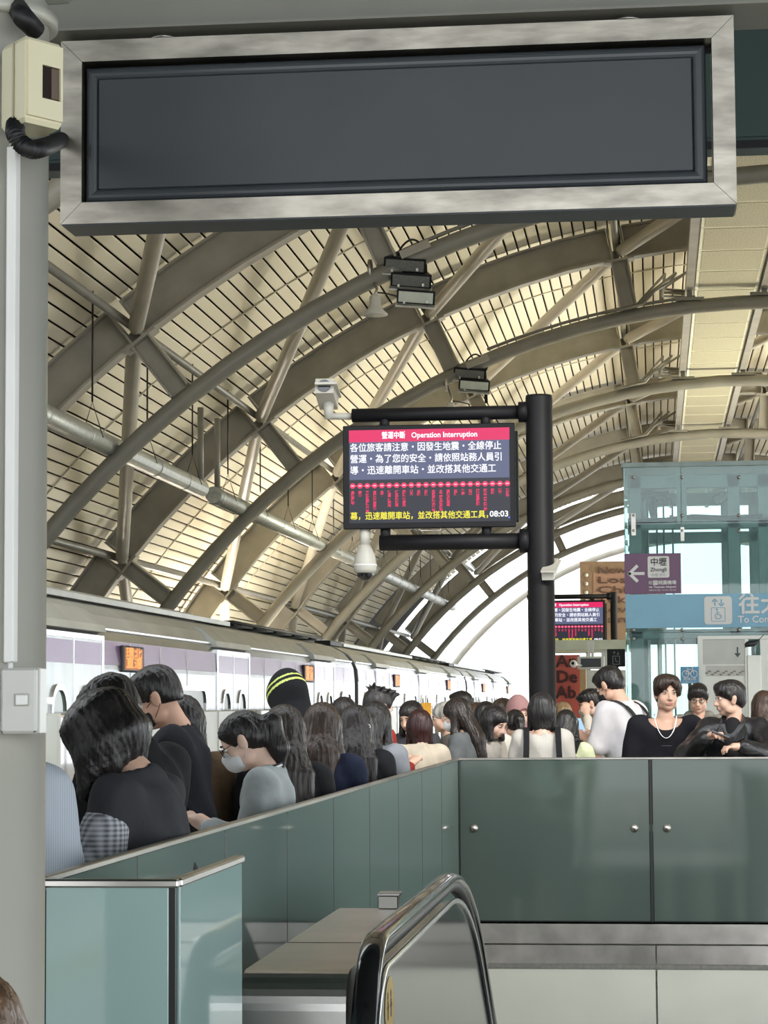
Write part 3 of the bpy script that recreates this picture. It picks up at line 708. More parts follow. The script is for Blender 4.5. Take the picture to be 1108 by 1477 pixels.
for dy, s_ in ((-.045, 1), (.03, .8)):
    b2 = MB(); b2.ell((-.763, sy+dy, sz+.035), (.001, .012, .012)); b2.box(-.7634, -.7625, sy+dy-.01*s_, sy+dy+.01, sz-.03, sz+.022); b2.box(-.7634, -.7625, sy+dy-.02, sy+dy+.02, sz+.0, sz+.008)
    f = b2.build('figure', M['signtext']); f.parent = stk

# ================================================================== DISPLAY POSTS
LINES = ['各位旅客請注意・因發生地震・全線停止', '營運・為了您的安全・請依照站務人員引', '導・迅速離開車站・並改搭其他交通工']
STN = [5, 2, 8, 7, 2, 6, 6, 6, 2, 2, 2, 8, 8, 6, 2, 2, 2, 6, 8, 2, 2, 3]
STC = '捷運站國際機場產業園區中央大學醫院高鐵體育坑口'
def display_unit(Y, xr, xl, ytop, ybot, mirror_label):
    # xl/xr, ytop/ybot: pixel box of the screen bezel
    A = P(xl, ytop, Y); B = P(xr, ybot, Y)
    x0, x1, z1, z0 = A.x, B.x, A.z, B.z; w = x1-x0; h = z1-z0
    t = empty('information_display', mirror_label, 'display', None, ((x0+x1)/2, Y, z0))
    kid(MB().bbox(x0, x1, Y, Y+.09, z0, z1, .006), 'housing', M['black'], t)
    kid(MB().bbox(x0+.05, x1+.02, Y+.09, Y+.2, z0+.05, z1-.06, .006), 'rear_case', M['black'], t)
    sx0, sx1, sz0, sz1 = x0+w*.036, x1-w*.030, z0+h*.055, z1-h*.045
    W = sx1-sx0; H = sz1-sz0; yf = Y-.002
    def rect(nm, a, b, c, d, m, y=yf):
        return kid(MB().box(sx0+a*W, sx0+b*W, y, y+.0015, sz1-d*H, sz1-c*H), nm, m, t)
    scr = rect('screen', 0, 1, 0, 1, M['scrbg'])
    rect('screen_header', 0, 1, 0, .13, M['magenta'], yf-.001); rect('screen_message_field', .003, .997, .13, .535, M['slate'], yf-.001)
    tx = lambda s, m, u, v, size, **k: text('screen_text', s, m, t, Vector((sx0+u*W, yf-.003, sz1-v*H))-Vector(t.location), size*H, **k)
    tx('營運中斷', M['scrwhite'], .205, .066, .082, width=.145*W, fat=.0015); tx('Operation Interruption', M['scrwhite'], .39, .066, .082, width=.41*W, bold=.0015)
    ws = [.955, .955, .905]
    for i, l in enumerate(LINES): tx(l, M['scrwhite'], .006, .195+.122*i, .098, width=ws[i]*W*(.985 if i < 2 else 1), fat=.0010)
    mb = MB(); mb.box(sx0+.02*W, sx0+.985*W, yf-.002, yf-.001, sz1-.607*H, sz1-.595*H); kid(mb, 'route_line', M['scrred'], t)
    mb = MB(); mp_ = MB()
    for i in range(22):
        cx = sx0+(.022+i*.0458)*W; cz = sz1-.60*H; n = 14; r = .0175*W
        mb.add([(cx+r*math.cos(2*math.pi*k/n), yf-.003, cz+r*math.sin(2*math.pi*k/n)) for k in range(n)], [tuple(range(n))])
        mp_.box(cx-r*.55, cx+r*.55, yf-.0045, yf-.004, cz-r*.18, cz+r*.18)
    kid(mb, 'route_stops', M['scrred'], t); kid(mp_, 'route_stop_numbers', M['scrpink'], t)
    rr = random.Random(3)
    for i in range(22):
        s = '\n'.join(rr.choice(STC) for _ in range(STN[i]))
        o = text('station_name', s, M['scrred'], t, Vector((sx0+(.022+i*.0458)*W, yf-.003, sz1-(.672)*H))-Vector(t.location), .036*H, align='CENTER', bold=.0012, line=.80)
        vs = o.data.vertices; top = max(v.co.y for v in vs)
        for v in vs: v.co.y -= top-.02*H
    tx('幕，迅速離開車站，並改搭其他交通工具，', M['scryel'], .006, .93, .088, width=.855*W, fat=.0010); tx('08:03', M['scrwhite'], .872, .925, .088, width=.115*W, bold=.0015)
    kid(MB().box(sx0+.987*W, sx0+.997*W, yf-.003, yf-.002, sz0+.03*H, sz0+.045*H), 'cursor', M['scrblue'], t)
    # handle under the screen
    cx = x0+w*.51; kid(MB().tube([(cx-.085, Y-.01, z0-.0), (cx-.085, Y-.012, z0-.025), (cx+.085, Y-.012, z0-.025), (cx+.085, Y-.01, z0)], .006, 8), 'handle', M['steel'], t)
    return t, x0, x1, z0, z1
def display_post(Y, pxl, pxr, ytop, t_lab, unit, arms):
    A = P(pxl, ytop, Y); B = P(pxr, ytop, Y); cx = (A.x+B.x)/2; r = (B.x-A.x)/2
    t = empty('display_post', t_lab, 'post', None, (cx, Y+.1, 0))
    kid(MB().lathe((cx, Y+.1, 0), [(0, 0), (r*1.8, 0), (r*1.8, .03), (r, .03), (r, A.z-.02), (r*.96, A.z), (0, A.z)], 32), 'post', M['black'], t)
    _, x0, x1, z0, z1 = unit
    for (pl_, pr2, yt, yb) in arms:
        a = P(pl_, (yt+yb)/2, Y); zc = a.z; rr_ = (P(pl_, yt, Y).z-P(pl_, yb, Y).z)/2
        kid(MB().tube([(a.x, Y+.1, zc), (cx, Y+.1, zc)], rr_, 16), 'arm', M['black'], t)
        kid(MB().lathe((cx-r-.02, Y+.1, zc), [(0, -.04), (rr_*1.5, -.04), (rr_*1.5, .04), (0, .04)], 16, rot=Matrix.Rotation(math.pi/2, 3, 'Y')), 'collar', M['black'], t)
        for f in (.24, .83):
            xx = x0+(x1-x0)*f; zz = (z1-.05) if zc > z1 else (z0+.05)
            kid(MB().tube([(xx, Y+.1, zc), (xx, Y+.1, zz)], .045, 14), 'bracket', M['black'], t)
    return t
YD = 20.0
u1 = display_unit(YD, 744, 494.5, 614, 759, 'large lit departure screen with a pink warning header, on the nearer post')
display_post(YD-.02, 757, 796, 568, 'tall thick black post in the middle that carries the larger lit screen', u1, [(506, 0, 587, 607), (546, 0, 770, 793)])
YD2 = 44.0
u2 = display_unit(YD2, 874, 762, 866, 930, 'small distant lit screen seen right of the thick black post')
display_post(YD2-.02, 880, 890, 853, 'thin distant black post carrying the smaller screen', u2, [(760, 0, 857, 864), (768, 0, 933, 942)])

# CCTV bullet on the end of the upper arm
Yc = YD+.08
c = empty('bullet_camera', 'white boxy security camera on the left end of the upper black arm', 'camera', None, P(505, 598, Yc))
kid(MB().tube([P(507, 600, Yc), P(474, 600, Yc)], .03, 12), 'mount_arm', M['camwhite'], c)
kid(MB().tube([P(474, 604, Yc), P(474, 578, Yc)], [.035, .05], 12), 'swivel', M['camwhite'], c)
hb0 = P(471, 562, Yc); 
kid(MB().bar(P(475, 580, Yc+.12), P(468, 556, Yc-.18), .16, .14, (0, 0, 1)), 'housing', M['camwhite'], c)
kid(MB().bar(P(477, 572, Yc+.16), P(470, 552, Yc-.24), .19, .02, (0, 0, 1)), 'sunshield', M['camwhite'], c)
kid(MB().tube([P(468, 557, Yc-.17), P(467.5, 555.5, Yc-.20)], .055, 14), 'lens', M['dome'], c)
# dome camera
dc = empty('dome_camera', 'white hanging dome camera with a smoked globe under the larger screen', 'camera', None, P(526, 762, YD+.1))
q = P(526.5, 762, YD+.08)
kid(MB().lathe((q.x, q.y, q.z-.15), [(0, .15), (.045, .15), (.045, 0), (0, 0)], 16), 'stem', M['camwhite'], dc)
qb = P(526.5, 826, YD+.08)
hh = q.z-.15-qb.z
kid(MB().lathe((q.x, q.y, qb.z), [(0, hh+.02), (.04, hh+.02), (.06, hh-.02), (.088, hh*.62), (.10, hh*.3), (.098, .03), (.085, 0), (0, 0)], 24), 'housing', M['camwhite'], dc)
kid(MB().lathe((q.x, q.y, qb.z+.25*hh), [(.101, 0), (.104, .004), (.104, .012), (.101, .016)], 24), 'seam_ring', M['white'], dc)
kid(MB().ell((q.x, q.y, qb.z), (.075, .075, .07), 20, 8, z0=-1, z1=0), 'globe', M['dome'], dc)
# small camera on the post, right side
sc_ = empty('post_camera', 'small grey box camera fixed to the right side of the thick black post', 'camera', None, P(796, 822, YD+.1))
kid(MB().bar(P(797, 812, YD+.2), P(790, 829, YD-.1), .10, .09, (0, 0, 1)), 'housing', M['camwhite'], sc_)
kid(MB().bar(P(799, 808, YD+.24), P(791, 824, YD-.15), .13, .015, (0, 0, 1)), 'sunshield', M['camwhite'], sc_)
kid(MB().tube([P(789, 800, YD+.08), P(797, 812, YD+.12)], .02, 8), 'mount', M['black'], sc_)

# ================================================================== FLOODLIGHTS AND HORNS ON THE TUBE ARCHES
def flood(Y, cx, cy, sc, lab, n=3):
    # sc: px per metre at that distance
    t = empty('floodlight_cluster', lab, 'floodlight', None, P(cx, cy, Y))
    lay = [(-6, -18, -.16, 62, 20), (3, 4, .02, 60, 26), (10, 28, .18, 56, 16)][:n]
    for dx, dy, tilt, w, h in lay:
        s = Y/27.5
        p = P(cx+dx/s, cy+dy/s, Y-.1); ww_ = w/2/ (F/27.5); 
        hd = MB(); R = Matrix.Rotation(math.radians(28), 3, 'X') @ Matrix.Rotation(math.radians(6), 3, 'Y')
        v = []
        for (x, z, y) in ((-1, -1, 0), (1, -1, 0), (1, 1, 0), (-1, 1, 0), (-.8, -.7, 1), (.8, -.7, 1), (.8, .7, 1), (-.8, .7, 1)):
            v.append(p+R @ Vector((x*ww_, y*.16, z*.085)))
        hd.add(v, [(0, 1, 2, 3), (7, 6, 5, 4), (0, 4, 5, 1), (1, 5, 6, 2), (2, 6, 7, 3), (3, 7, 4, 0)])
        ho = kid(hd, 'lamp_head', M['black'], t)
        lz = MB(); lz.bar(p+R @ Vector((-ww_*.9, -.012, 0)), p+R @ Vector((ww_*.9, -.012, 0)), .015, .13, R @ Vector((0, 0, 1))); kid(lz, 'lens', M['floodlens'] if dy > 20 or n == 2 and dy > 0 else M['flooddark'], t)
        br = MB(); br.bar(p+R @ Vector((-ww_*1.04, -.02, -.10)), p+R @ Vector((ww_*1.04, -.02, -.10)), .12, .022, R @ Vector((0, 0, 1))); kid(br, 'rim', M['flood'], t)
        for sx in (-.6, .6):
            kid(MB().box(p.x+sx*ww_-.012, p.x+sx*ww_+.012, p.y-.05, p.y-.02, p.z-.085, p.z-.05), 'clip', M['flood'], t)
    p = P(cx+22*27.5/Y, cy, Y+.05)
    kid(MB().bar(p+Vector((0.03, 0, -.32)), p+Vector((0.0, 0, .38)), .05, .03, (0, 1, 0)), 'yoke', M['black'], t)
    k = 27.5/Y
    kid(MB().tube(catmull([P(cx-16*k, cy-20*k, Y), P(cx-12*k, cy-42*k, Y-.05), P(cx+4*k, cy-55*k, Y-.1), P(cx+20*k, cy-46*k, Y-.05), P(cx+28*k, cy-30*k, Y), P(cx+16*k, cy-14*k, Y)], 6), .013, 8), 'cable', M['blackm'], t)
    kid(MB().bar(P(cx-12*k, cy-32*k, Y-.12), P(cx+30*k, cy-50*k, Y-.12), .06, .10), 'cable_box', M['beam'], t)
    return t
flood(arcY[1], 590, 400, 1, 'cluster of three black floodlights on the nearer tube arch, above the screen')
flood(arcY[2], 682, 552, 1, 'smaller pair of black floodlights on the next arch, just above the black arm', 2)
def horn(Y, cx, cy, lab):
    t = empty('horn_speaker', lab, 'speaker', None, P(cx, cy, Y)); k = F/Y
    c0 = P(cx, cy+12*27.5/Y, Y-.15); kk = 1
    kid(MB().lathe(c0, [(.001, .02), (.15, -.02), (.152, -.005), (.085, .06), (.07, .1), (.065, .2), (.04, .23), (0, .24)], 20), 'horn', M['camwhite'], t)
    kid(MB().tube([c0+Vector((0, 0, .22)), c0+Vector((.02, .05, .30)), c0+Vector((-.06, .12, .52))], .018, 8), 'bracket', M['steel'], t)
    kid(MB().lathe(c0+Vector((-.07, .15, .55)), [(.125, -.02), (.13, -.02), (.13, .02), (.125, .02)], 16, rot=Matrix.Rotation(math.pi/2, 3, 'Y')), 'clamp', M['steel'], t)
    kid(MB().tube(catmull([c0+Vector((.03, 0, .25)), c0+Vector((.12, 0, .24)), c0+Vector((.3, .05, .2))], 5), .01, 6), 'cable', M['blackm'], t)
horn(arcY[1], 541, 440, 'pale horn loudspeaker hanging left of the larger floodlight cluster')
horn(arcY[2], 650, 592, 'pale horn loudspeaker left of the smaller floodlights, partly behind the black arm')
mb = MB(); mb.tube([AP(a, RT+.15, arcY[1]) for a in np.arange(-24, -5.9, 2)], .025, 8); tag(mb.build('conduit', M['tube']), 'thin conduit running along the top of the nearer tube arch', 'conduit')
mb = MB(); mb.tube([AP(a, RT+.15, arcY[2]) for a in np.arange(-21, -4.9, 2)], .025, 8); tag(mb.build('conduit', M['tube']), 'thin conduit running along the top of the tube arch behind the smaller floodlights', 'conduit')

# ================================================================== DUCTS
DX = P(80, 600, 25).x; DZ = P(80, 606, 25).z
for (ya, yb, lab, riser) in ((16.5, 33.3, 'silver duct pipe in the upper left, nearer length ending in a riser', 33.1), (34.3, 76, 'silver duct pipe, farther length running on toward the sky', 34.4)):
    t = empty('duct_pipe', lab, 'duct', None, (DX, ya, DZ))
    mb = MB(); mb.tube([(DX, ya, DZ), (DX, yb, DZ)], .125, 20); kid(mb, 'pipe', M['duct'], t)
    n = int((yb-ya)/1.9)
    for i in range(n+1):
        y = ya+.3+i*1.9
        if y < yb-.1: kid(MB().lathe((DX, y, DZ), [(.125, -.03), (.132, -.03), (.132, .03), (.125, .03)], 20, rot=Matrix.Rotation(math.pi/2, 3, 'X')), 'joint_ring', M['duct'], t)
    kid(MB().tube([(DX+.04, riser, DZ+.03), (DX+.04, riser, DZ+1.15)], .045, 12), 'riser', M['tube'], t)
    y = ya+1.2
    while y < yb:
        xx = DX; zt_ = ZC+math.sqrt(RS**2-(xx-XC)**2)
        kid(MB().tube([(DX, y, DZ+.42), (DX, y, zt_+.05)], .012, 6), 'hanger_rod', M['wire'], t)
        kid(MB().tube([(DX-.13, y, DZ), (DX, y, DZ+.42), (DX+.13, y, DZ)], .008, 5), 'hanger_yoke', M['wire'], t)
        y += 3.0
# ================================================================== TRAIN
XT = -4.5
DOFF = (3.5, 10.55, 17.6); CL = 21.1
prof = [(XT+.02, -1.0), (XT, -.2), (XT, 1.90), (XT-.02, 2.14), (XT-.06, 2.24), (XT-.16, 2.36), (XT-.34, 2.46), (XT-.62, 2.53), (XT-1.4, 2.60), (XT-2.2, 2.53), (XT-2.46, 2.46), (XT-2.64, 2.36), (XT-2.74, 2.24), (XT-2.8, 1.9), (XT-2.8, -1.0)]
def shell(mb, pr, y0, y1, mi=0, close=True):
    n = len(pr); v = [(p[0], y, p[1]) for y in (y0, y1) for p in pr]
    mb.add(v, [(i, i+1, n+i+1, n+i) for i in range(n-1)], mi, False)
    if close: mb.add(v, [tuple(range(n)), tuple(range(n, 2*n))[::-1]], mi)
    return mb
def window(t, y0, y1, z0, z1, nm='window', big=True):
    # rounded window in a raised bright frame on the car side
    def rr(y0, y1, z0, z1, r, n=6):
        pts = []
        for cy, cz, a0 in ((y1-r, z1-r, 0), (y0+r, z1-r, 90), (y0+r, z0+r, 180), (y1-r, z0+r, 270)):
            for i in range(n+1): a = math.radians(a0+90*i/n); pts.append((cy+r*math.cos(a), cz+r*math.sin(a)))
        return pts
    r = .12 if big else min(.16, (y1-y0)/2*.95)
    o_ = rr(y0-.045, y1+.045, z0-.045, z1+.045, r+.04); i_ = rr(y0, y1, z0, z1, r); n = len(o_)
    mb = MB(); xf = XT+.022; xb = XT-.0
    v = [(xf, *p) for p in o_]+[(xf, *p) for p in i_]+[(xb, *p) for p in o_]+[(xb+.004, *p) for p in i_]
    for k in range(n):
        j = (k+1) % n; mb.add([], [])
    fs = []
    for k in range(n):
        j = (k+1) % n; fs += [(k, j, n+j, n+k), (k, 2*n+k, 2*n+j, j), (n+k, n+j, 3*n+j, 3*n+k)]
    mb.add(v, fs, 0); fo = kid(mb, nm, M['trim'], t)
    g_ = MB(); g_.add([(xb+.006, *p) for p in i_], [tuple(range(n))]); go = g_.build('pane', M['tglass']); go.parent = fo
    return fo
def train_car(y0, lab, detail):
    t = empty('train_car', lab, 'train', 'cars of the waiting train', (XT-1.4, y0+CL/2, -1.0))
    a, b = y0+.22, y0+CL-.22
    mb = MB(); shell(mb, prof[:5], a, b, 0, False); shell(mb, prof[4:12], a, b, 1, False); shell(mb, prof[11:], a, b, 0, False)
    v = [(p[0], y, p[1]) for y in (a, b) for p in prof]; n = len(prof); mb.add(v, [tuple(range(n)), tuple(range(n, 2*n))[::-1]], 0)
    kid(mb, 'body', [M['train'], M['trainroof']], t)
    # purple band between the doors
    cuts = [a]+[c for d in DOFF for c in (y0+d-1.02, y0+d+1.02)]+[b]
    for i in range(0, len(cuts), 2):
        if cuts[i+1]-cuts[i] > .1:
            kid(MB().add([(XT+.004, cuts[i]+.02, 1.94), (XT+.004, cuts[i+1]-.02, 1.94), (XT-.015, cuts[i+1]-.02, 2.137), (XT-.015, cuts[i]+.02, 2.137)], [(0, 1, 2, 3)]), 'colour_band', M['purple'], t)
            kid(MB().bar((XT-.05, cuts[i]+.02, 2.235), (XT-.05, cuts[i+1]-.02, 2.235), .03, .015), 'rain_strip', M['trim'], t)
        # rivet line strip and vertical panel joints
        yy = cuts[i]+1.0
        while yy < cuts[i+1]-.3:
            kid(MB().box(XT, XT+.003, yy, yy+.012, .1, 2.13), 'panel_joint', M['gate'], t); yy += 1.25
    for d in DOFF:
        yc = y0+d
        kid(MB().box(XT-.03, XT+.012, yc-1.0, yc-.93, -.05, 2.13), 'door_post', M['trim'], t)
        kid(MB().box(XT-.03, XT+.012, yc+.93, yc+1.0, -.05, 2.13), 'door_post', M['trim'], t)
        kid(MB().box(XT-.03, XT+.012, yc-1.0, yc+1.0, 2.13, 2.17), 'door_header', M['trim'], t)
        kid(MB().prism([(XT+.02, 2.20), (XT-.0, 2.26), (XT-.17, 2.40), (XT-.3, 2.42), (XT-.1, 2.2)], yc-1.05, yc+1.05, 'y'), 'door_hood', M['trainroof'], t)
        for s_ in (-1, 1):
            ya, yb = (yc-.93, yc-.008) if s_ < 0 else (yc+.008, yc+.93)
            dl = kid(MB().box(XT-.03, XT+.003, ya, yb, 0, 2.13), 'door_leaf', M['doorleaf'], t)
            o = MB().add([(XT+.005, ya+.02, 1.93), (XT+.005, yb-.02, 1.93), (XT+.005, yb-.02, 2.11), (XT+.005, ya+.02, 2.11)], [(0, 1, 2, 3)]).build('colour_band', M['purple']); o.parent = dl
            w_ = window(t, (ya+yb)/2-.20, (ya+yb)/2+.20, .9, 1.72, 'door_window', False)
        kid(MB().box(XT-.01, XT+.008, yc-.012, yc+.012, 0, 2.13), 'door_seal', M['trim'], t)
    for (ya, yb) in ((y0+1.0, y0+2.1), (y0+6.9, y0+8.9), (y0+13.2, y0+15.2), (y0+19.3, y0+20.3)):
        window(t, ya, yb, .85, 1.74)
    for yd in (y0+5.15, y0+15.6):
        kid(MB().bbox(XT-.01, XT+.025, yd, yd+.82, 1.885, 2.11, .01), 'destination_sign', M['blackm'], t)
        kid(MB().box(XT+.024, XT+.027, yd+.06, yd+.76, 1.905, 2.09), 'led_field', M['amberbg'], t)
        o = text('led_text', '環北\n直達', M['amber'], t, Vector((XT+.029, yd+.08, 2.00))-Vector(t.location), .10, fat=.003, width=.62, line=.85)
        o.rotation_euler = (math.pi/2, 0, math.pi/2)
    # roof equipment: corrugated fairing and dark units
    for q in range(6):
        x = XT-.50-.07*q; z = 2.53+.012*q
        kid(MB().bar((x, y0+2.2, z+.02), (x, y0+13.0, z+.02), .045, .05), 'roof_rib', M['steel'] if q % 2 else M['trainroof'], t)
    kid(MB().bbox(XT-1.9, XT-.9, y0+2.2, y0+13, 2.55, 2.68, .03), 'roof_unit', M['trainroof'], t)
    for q in range(9):
        kid(MB().bbox(XT-1.0+.0*q, XT-.50, y0+13.4+q*.8, y0+13.95+q*.8, 2.55, 2.61, .01), 'roof_box', M['trainroof'] if q % 2 else M['black'], t)
    kid(MB().tube([(XT-.48, y0+13.2, 2.58), (XT-.46, y0+20.6, 2.58)], .02, 8), 'roof_cable', M['blackm'], t)
    kid(MB().bbox(XT-.7, XT-.45, y0+.4, y0+1.7, 2.5, 2.58, .01), 'roof_box', M['black'], t)
    return t
train_car(14.5, 'nearest silver train car with two amber destination signs', True)
train_car(14.5+CL, 'second silver and purple train car, beyond the first dark gap', True)
train_car(14.5+2*CL, 'farthest train car, near the bright end of the platform', True)
train_car(14.5-CL, 'train car at the far left, mostly hidden behind the pillar', True)
for i in range(3):
    y = 14.5+CL*i
    g = MB(); p2 = [(p[0]*.985+XT*.015-.05, p[1]-.05) for p in prof]
    k = 5; v = []
    for s_ in range(k*2+1):
        yy = y-.22+.44*s_/(k*2); d = 0 if s_ % 2 == 0 else .05
        v += [(p[0]-d*(1 if p[0] > XT-1.4 else -1), yy, p[1]-d) for p in prof]
    n = len(prof); v = [(x*.99+(XT-1.4)*.01-.0, yy, z-.03) for x, yy, z in v]
    g.add(v, [(s_*n+i2, s_*n+i2+1, (s_+1)*n+i2+1, (s_+1)*n+i2) for s_ in range(k*2) for i2 in range(n-1)])
    tag(g.build('gangway_bellows', M['blackm']), ['dark concertina gangway at the near end of the nearest train car', 'dark concertina gangway between the two nearest visible train cars', 'dark concertina gangway between the second and farthest train cars'][i], 'gangway')

# ================================================================== PLATFORM GATES
pg = empty('platform_gates', 'row of half height grey platform screen gates in front of the train', 'gate', None, (-4.25, 40, 0))
y = -2.0; i = 0
while y < 78:
    ph = (y-14.5) % CL; door = any(abs((y+.6-14.5) % CL-d) < 1.3 for d in DOFF)
    zz = 1.545
    if door: kid(MB().bbox(-4.30, -4.20, y+.02, y+1.2, .05, zz, .01), 'gate_leaf', M['gateglass'], pg)
    else: kid(MB().bbox(-4.33, -4.17, y+.01, y+1.21, .0, zz, .01), 'fixed_panel', M['gate'], pg)
    kid(MB().box(-4.34, -4.16, y-.03, y+.0, 0, zz+.004), 'post', M['gate'], pg)
    y += 1.22

# ================================================================== LIFT
YL = 26.0
XL0 = P(901, 800, YL).x; ZT = P(950, 673, YL).z; XL1 = XL0+2.9; YL1 = YL+2.6
def PL(px, py, d=0): return P(px, py, YL+d)
lt = empty('lift_shaft', 'glass and steel lift shaft on the right with purple and blue signs', 'lift', None, (XL0, YL, 0))
zrow = [PL(950, y).z for y in (673, 736, 757, 800, 905, 921)]
def glass(x0, x1, z0, z1, y=YL): return kid(MB().box(x0, x1, y, y+.012, z0, z1), 'glass_pane', M['liftglass'], lt)
xm = PL(984, 800).x; xn = PL(1066, 800).x+.45
xcols = [XL0, xm, xm+1.2, XL1]
zs_ = [0, PL(950, 912).z, PL(950, 753).z, ZT]
for i in range(3):
    for j in range(3): glass(xcols[i]+.004, xcols[i+1]-.004, zs_[j]+.004, zs_[j+1]-.004)
for j in range(3):
    for q in range(2): kid(MB().box(XL0, XL0+.012, YL+.02+q*1.3, YL+1.3+q*1.3, zs_[j]+.004, zs_[j+1]-.004), 'glass_pane', M['liftglass'], lt)
for j in range(3):
    for q in range(2): kid(MB().box(XL0+q*1.45, XL0+1.44+q*1.45, YL1, YL1+.012, zs_[j]+.004, zs_[j+1]-.004), 'glass_pane', M['liftglass'], lt)
def lbeam(x0, x1, y0, y1, z0, z1, nm='frame_beam'): return kid(MB().bbox(x0, x1, y0, y1, z0, z1, .008), nm, M['liftsteel'], lt)
for yy in (YL+.10, YL1-.2):
    lbeam(XL0+.06, XL1, yy, yy+.16, PL(950, 703).z, PL(950, 684).z)
    lbeam(XL0+.04, XL1, yy, yy+.14, PL(950, 762).z, PL(950, 745).z)
    lbeam(XL0+.04, XL1, yy, yy+.14, PL(950, 921).z, PL(950, 907).z)
    for px in (917, 1060, 1104): lbeam(PL(px, 800).x-.07, PL(px, 800).x+.07, yy, yy+.14, 0, ZT-.08, 'frame_post')
kid(MB().box(XL0-.02, XL1, YL-.02, YL1+.05, ZT, ZT+.05), 'roof_cap', M['liftsteel'], lt)
# spider clamps and bolts on the glass
for px in (914, 984, 1066):
    for py in (688, 743, 765, 908, 921):
        q = PL(px, py)
        kid(MB().lathe((q.x, YL-.004, q.z), [(0, .02), (.016, .018), (.02, 0)], 12, rot=Matrix.Rotation(math.pi/2, 3, 'X')), 'bolt', M['steel'], lt)
q0 = PL(977, 762); q1 = PL(990, 682); kid(MB().box(q0.x, q1.x, YL+.015, YL+.05, q0.z, q1.z), 'clamp_plate', M['liftsteel'], lt)
q0 = PL(982, 780); q1 = PL(987, 760); kid(MB().box(q0.x, q1.x, YL-.02, YL-.005, q0.z, q1.z), 'clamp_plate', M['steel'], lt)
q0 = PL(911, 772); q1 = PL(917, 740); kid(MB().box(q0.x, q1.x, YL-.02, YL-.005, q0.z, q1.z), 'clamp_plate', M['steel'], lt)
# machinery inside: cable loop, box, lift car
kid(MB().tube(catmull([PL(928, 745, .5), PL(928, 722, .5), PL(940, 713, .5), PL(965, 712, .5)], 6), .035, 8), 'cable', M['liftsteel'], lt)
kid(MB().tube(catmull([PL(944, 748, .6), PL(940, 728, .6), PL(946, 718, .6)], 6), .04, 8), 'cable', M['black'], lt)
q = PL(1046, 717, .6); kid(MB().bbox(q.x-.07, q.x+.07, YL+.5, YL+.7, q.z-.05, q.z+.06, .01), 'motor_box', M['gate'], lt)
kid(MB().tube(catmull([PL(1038, 712, .4), PL(1028, 718, .4), PL(1034, 727, .4), PL(1046, 722, .4), PL(1052, 710, .4)], 6), .008, 6), 'cable', M['blackm'], lt)
kid(MB().tube([PL(915, 752, .08), PL(960, 750, .08), PL(1000, 745, .08), PL(1050, 747, .08), PL(1100, 744, .08)], .03, 8), 'cable', M['black'], lt)
for px in (935, 950, 960, 973):
    a0 = PL(px, 912, .9); kid(MB().tube([(a0.x, a0.y, 0), (a0.x, a0.y, 3.9)], .012, 6), 'guide_rail', M['steel'], lt)
lbeam(PL(925, 900).x, PL(938, 900).x, YL+1.0, YL+1.12, 0, 4.0, 'frame_post')
# door leaf of the lift car seen through the lower glass
lw = empty('lift_lobby_wall', 'white lobby wall with patterned glass and a down arrow, right of the bicycle sign', 'wall', None, (1.2, YL-.5, 0))
YW = 25.5
def WL(px, py): return P(px, py, YW)
def wbox(nm, m, a, b, c, d, y0=0, y1=.06): return kid(MB().box(WL(a, 950).x, WL(b, 950).x, YW+y0, YW+y1, WL(1000, d).z, WL(1000, c).z), nm, m, lw)
zf = 1230
wbox('jamb', M['liftwhite'], 1007, 1014, 917, zf, -.03, .12)
wbox('header', M['liftwhite'], 1014, 1160, 917, 922, -.02, .1)
wbox('panel', M['liftgrey'], 1014, 1075, 922, 958)
wbox('panel', M['patt'], 1018, 1074, 960, 975)
wbox('panel', M['liftwhite'], 1014, 1075, 958, zf, .005, .05)
wbox('jamb', M['liftwhite'], 1075, 1080, 922, zf, -.01, .08)
wbox('panel', M['liftwhite'], 1097, 1160, 922, zf, .0, .05)
mb = MB()
for i in range(14):
    cx = 1020+i*4; p0 = WL(cx, 970)
    mb.ell((p0.x, YW-.006, p0.z+.02*math.sin(i*2.1)), (.018, .003, .009), 8, 5)
kid(mb, 'leaf_pattern', mat('pattern_grey', (.22, .22, .2), rough=.5), lw)
q = WL(1064, 941)
mb = MB(); mb.box(q.x-.008, q.x+.008, YW-.006, YW-.001, q.z-.02, q.z+.06); mb.add([(q.x-.035, YW-.004, q.z-.005), (q.x+.035, YW-.004, q.z-.005), (q.x, YW-.004, q.z-.05)], [(0, 1, 2)]); kid(mb, 'down_arrow', M['dark'], lw)
kid(MB().box(WL(1007, 1).x, WL(1160, 1).x, YW-.1, YW+.1, 0, .08), 'kerb', M['steel'], lw)
